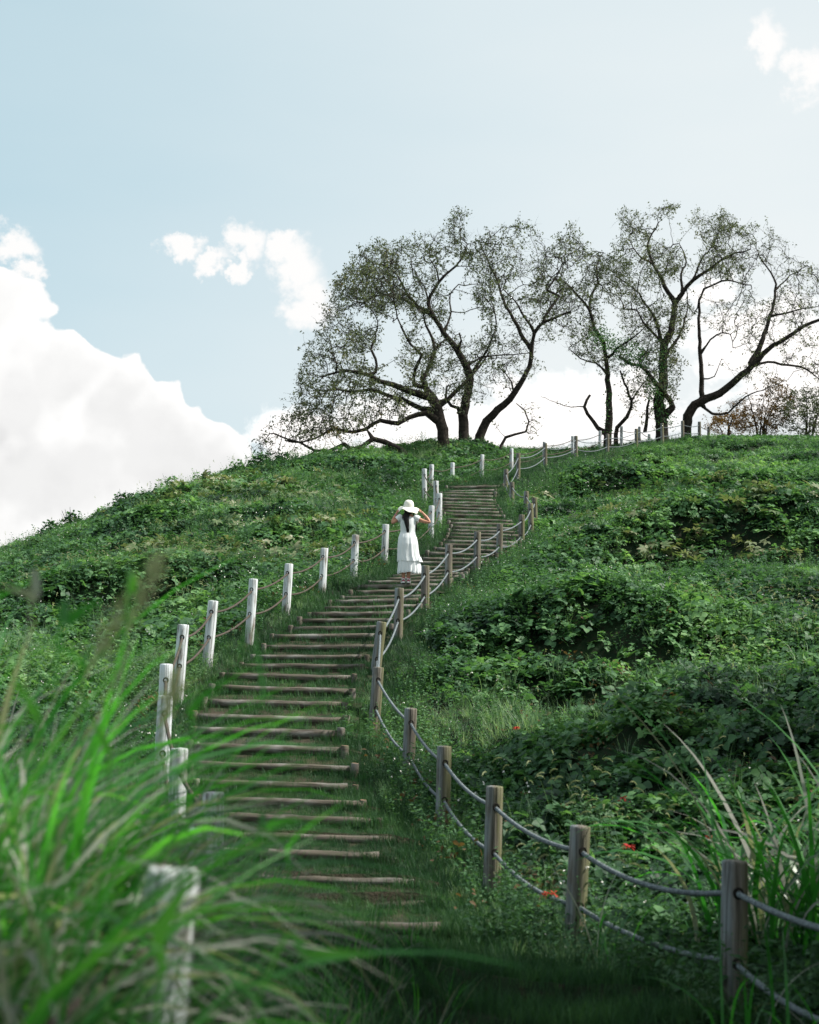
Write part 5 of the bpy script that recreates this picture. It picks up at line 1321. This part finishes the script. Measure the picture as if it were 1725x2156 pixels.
# ------------------------------------------------------------------ the clump of broad reeds at the right, and standing blades at the left
def reed_clump(name, c, n, h, spread, seed, label, w_=(.024, .048), mats=('blade', 'blade_grey'), greyp=.25, bend=(.8, 2.4)):
    rr = random.Random(seed); root = empty(name, tuple(c)); tag(root, label, 'reeds')
    mb = LB()
    for k in range(n):
        a = rr.uniform(0, 6.28); q = rr.random() ** .6 * spread; bx = q * math.cos(a); by = q * math.sin(a) * .8
        z0 = hz(c.x + bx, c.y + by) - c.z
        lb = LB(); blade(lb, rr, (0, 0, 0), rr.uniform(0, 6.28), h * rr.uniform(.55, 1.2), rr.uniform(*w_), rr.uniform(*bend), 10, 1 if rr.random() < greyp else 0, twist=rr.uniform(-.8, .8))
        me = lb.mesh('blade', [M[m_] for m_ in mats]); inst('blade', me, root, (bx, by, z0))
    return root
def ground_pt(u, d, off=0):
    p = at(u, 1500, d); return Vector((p.x, d, hz(p.x, d) + off))
reed_clump('reed_clump', ground_pt(1700, 9.6), 130, 1.95, .60, 1, 'clump of broad bright green reeds with drooping pale tips at the right edge')
reed_clump('reed_clump', ground_pt(1570, 10.2), 44, 1.6, .40, 2, 'thinner clump of arching reeds just left of the dark fence post, behind its upper rope')
reed_clump('reed_clump', ground_pt(1270, 9.6), 12, .75, .2, 4, 'small tuft of curved blades at the foot of the tall grey fence post', (.012, .022))
reed_clump('reed_clump', ground_pt(1600, 7.3), 26, .85, .3, 5, 'low dark reeds in front of the darkest fence post at the lower right', (.010, .020))
def stalk(u0, v0, u1, v1, d, width, seed, label, bend, mat='blade', head=False):
    """a blade or a seed stalk standing where it was measured"""
    rr = random.Random(seed); p0 = at(u0, v0, d); p1 = at(u1, v1, d - .1); root_z = hz(p0.x, p0.y)
    mid = (p0 + p1) / 2 + Vector((bend, 0, .02)); n = 14; pts_ = []
    b0 = Vector((p0.x - (p1.x - p0.x) * 1.1 + rr.uniform(-.08, .08), p0.y, root_z - .05))
    full = [b0, p0, mid, p1]
    for i in range(3):
        a = full[max(i - 1, 0)]; b = full[i]; c_ = full[i + 1]; e = full[min(i + 2, 3)]
        for k in range(6):
            t = k / 6; pts_.append(.5 * ((2 * b) + (c_ - a) * t + (2 * a - 5 * b + 4 * c_ - e) * t * t + (3 * b - a - 3 * c_ + e) * t ** 3))
    pts_.append(p1); N_ = len(pts_); lb = LB(); vs_ = []
    for i, p in enumerate(pts_):
        t = i / (N_ - 1); t_ = (pts_[min(i + 1, N_ - 1)] - pts_[max(i - 1, 0)]).normalized(); s = t_.cross(Vector((rr.uniform(-.05, .05), 1, .15))).normalized()
        wd = width * .52 * (.12 + .88 * min(1, max(0, t - .3) * 2.4)) * max(.04, 1 - max(0, (t - .55) / .45) ** 1.6)
        vs_ += [p - s * wd - root_off(b0), p + s * wd - root_off(b0)]
    lb.add(vs_, [(2 * i, 2 * i + 1, 2 * i + 3, 2 * i + 2) for i in range(N_ - 1)], 0)
    if head:
        for i in range(N_ - 5, N_):
            for k in range(26):
                p = pts_[i] + Vector((rr.gauss(0, .006), rr.gauss(0, .006), rr.gauss(0, .02))) - b0; d_ = rnd_dir(rr, 1.2); s = rnd_dir(rr, 3) * .0025
                lb.add([p - s, p + s, p + d_ * .03 + s * .3, p + d_ * .03 - s * .3], [(0, 1, 2, 3)], 1)
    o = bpy.data.objects.new('wild_grass', lb.mesh('grass_blade', [M[mat], M['seed']])); COL.objects.link(o); o.location = b0
    tag(o, label, 'grass', 'tall single blades in the left foreground')
def root_off(b0): return b0
for k, a in enumerate([
    (265, 1330, 288, 1205, 3.0, .021, 'bright upright blade tip, left of the pair standing highest at the left', .0, 'blade', False),
    (250, 1480, 335, 1195, 3.1, .010, 'pale stalk of the tallest pair leaning right beside the bright blade', -.02, 'seed', True),
    (120, 1400, 215, 1262, 2.8, .026, 'broad bright blade slanting up to the right at the far left', -.02, 'blade', False),
    (150, 1560, 262, 1300, 3.2, .009, 'thin pale stalk rising behind the broad slanting blade', -.02, 'seed', True),
    (180, 1600, 300, 1310, 3.3, .008, 'thin straight pale stalk just right of the broad slanting blade', 0, 'blade_grey', False),
    (60, 1330, 0, 1235, 2.8, .018, 'greyish blade drooping out of the picture at the left edge', .04, 'blade_grey', False),
    (175, 1500, 110, 1350, 2.9, .016, 'green blade curving up at the far left edge', .03, 'blade', False),
    (400, 1620, 500, 1412, 3.2, .018, 'bright blade arching right over the middle step logs', -.05, 'blade', False),
    (500, 1412, 548, 1500, 3.2, .010, 'thin tip of the arching blade drooping over the step logs', .03, 'blade', False),
    (330, 1640, 372, 1440, 3.3, .009, 'pale stalk in front of the left fence posts', -.01, 'seed', True),
    (540, 1800, 640, 1722, 3.3, .020, 'bright blade bending right across the lower steps', -.03, 'blade', False),
    (600, 1900, 725, 1690, 3.6, .010, 'isolated blade with a bright bent tip over the lower steps', -.06, 'blade', False),
    (80, 1640, 20, 1420, 2.6, .02, 'broad dark green blade upright at the left edge', .02, 'blade', False),
    (230, 1700, 180, 1500, 2.9, .02, 'short bright blade left of the pale stalks', .02, 'blade', False),
    (560, 2060, 800, 2010, 2.6, .022, 'broad blade lying nearly flat across the bottom of the picture', -.02, 'blade', False),
    (330, 2150, 420, 1830, 2.5, .030, 'broad blurred blade crossing in front of the nearest white post', -.03, 'blade', False)]):
    (u0, v0, u1, v1, d, wd, lab, bend, mat, head) = a
    stalk(u0, v0, u1, v1, d, wd, 300 + k, lab, bend, mat, head)

# ------------------------------------------------------------------ unseen trees added only to shade the lower right corner and right slope
def shade_tree(c, r, h, n, seed, label, flat=.46):
    rr = random.Random(seed); z0 = hz(c[0], c[1]); root = empty('added_shade_tree', (c[0], c[1], z0)); tag(root, label, 'tree')
    mb = MB(); mb.tube([(0, 0, -.2), (.05, .02, h * .3), (0, .1, h * .6), (.1, 0, h * .85)], [.17, .14, .10, .05], 12)
    for k in range(9):
        a = k * .7 + rr.random(); zz = h * rr.uniform(.3, .7); mb.tube([(0, 0, zz), (math.cos(a) * r * .4, math.sin(a) * r * .4, zz + .3), (math.cos(a) * r * .8, math.sin(a) * r * .8, zz + .9)], [.06, .04, .015], 7)
    mb.build('trunk', M['bark'], root); lb = LB()
    for _ in range(n):
        d = Vector((rr.gauss(0, 1), rr.gauss(0, 1), rr.gauss(0, 1))).normalized() * (rr.random() ** .4); f = 1 + .25 * mnoise.noise(d * 2.2 + Vector((seed, 0, 0)))
        p = Vector((d.x * r * f, d.y * r * f, h * .62 + d.z * (h * flat if flat > .3 else r * .85) * f)); leaf(lb, p, rnd_dir(rr, 1.1), rnd_dir(rr, 3), rr.uniform(.16, .30), rr.uniform(.11, .19), 0)
    o = bpy.data.objects.new('crown', lb.mesh('crown', [M['kudzu']])); COL.objects.link(o); o.parent = root; tag(o, kind='stuff')
shade_tree((5.7, 7.1), 2.3, 7.0, 10000, 1, 'leafy shade tree added right of the dark fence post, outside the view')
shade_tree((4.2, 5.2), 2.2, 5.2, 10000, 2, 'leafy shade tree added beside the near right fence, outside the view')
shade_tree((2.4, .6), 3.0, 10.2, 12000, 3, 'tall shade tree added over the path above the camera, outside the view', .2)
shade_tree((6.1, 8.4), 2.6, 13.0, 12000, 4, 'very tall shade tree added high above the lower right fence, outside the view', .2)
shade_tree((7.9, 16.4), 2.2, 8.0, 6500, 5, 'unseen shade tree added on the right slope just beyond the right edge of the view', .2)
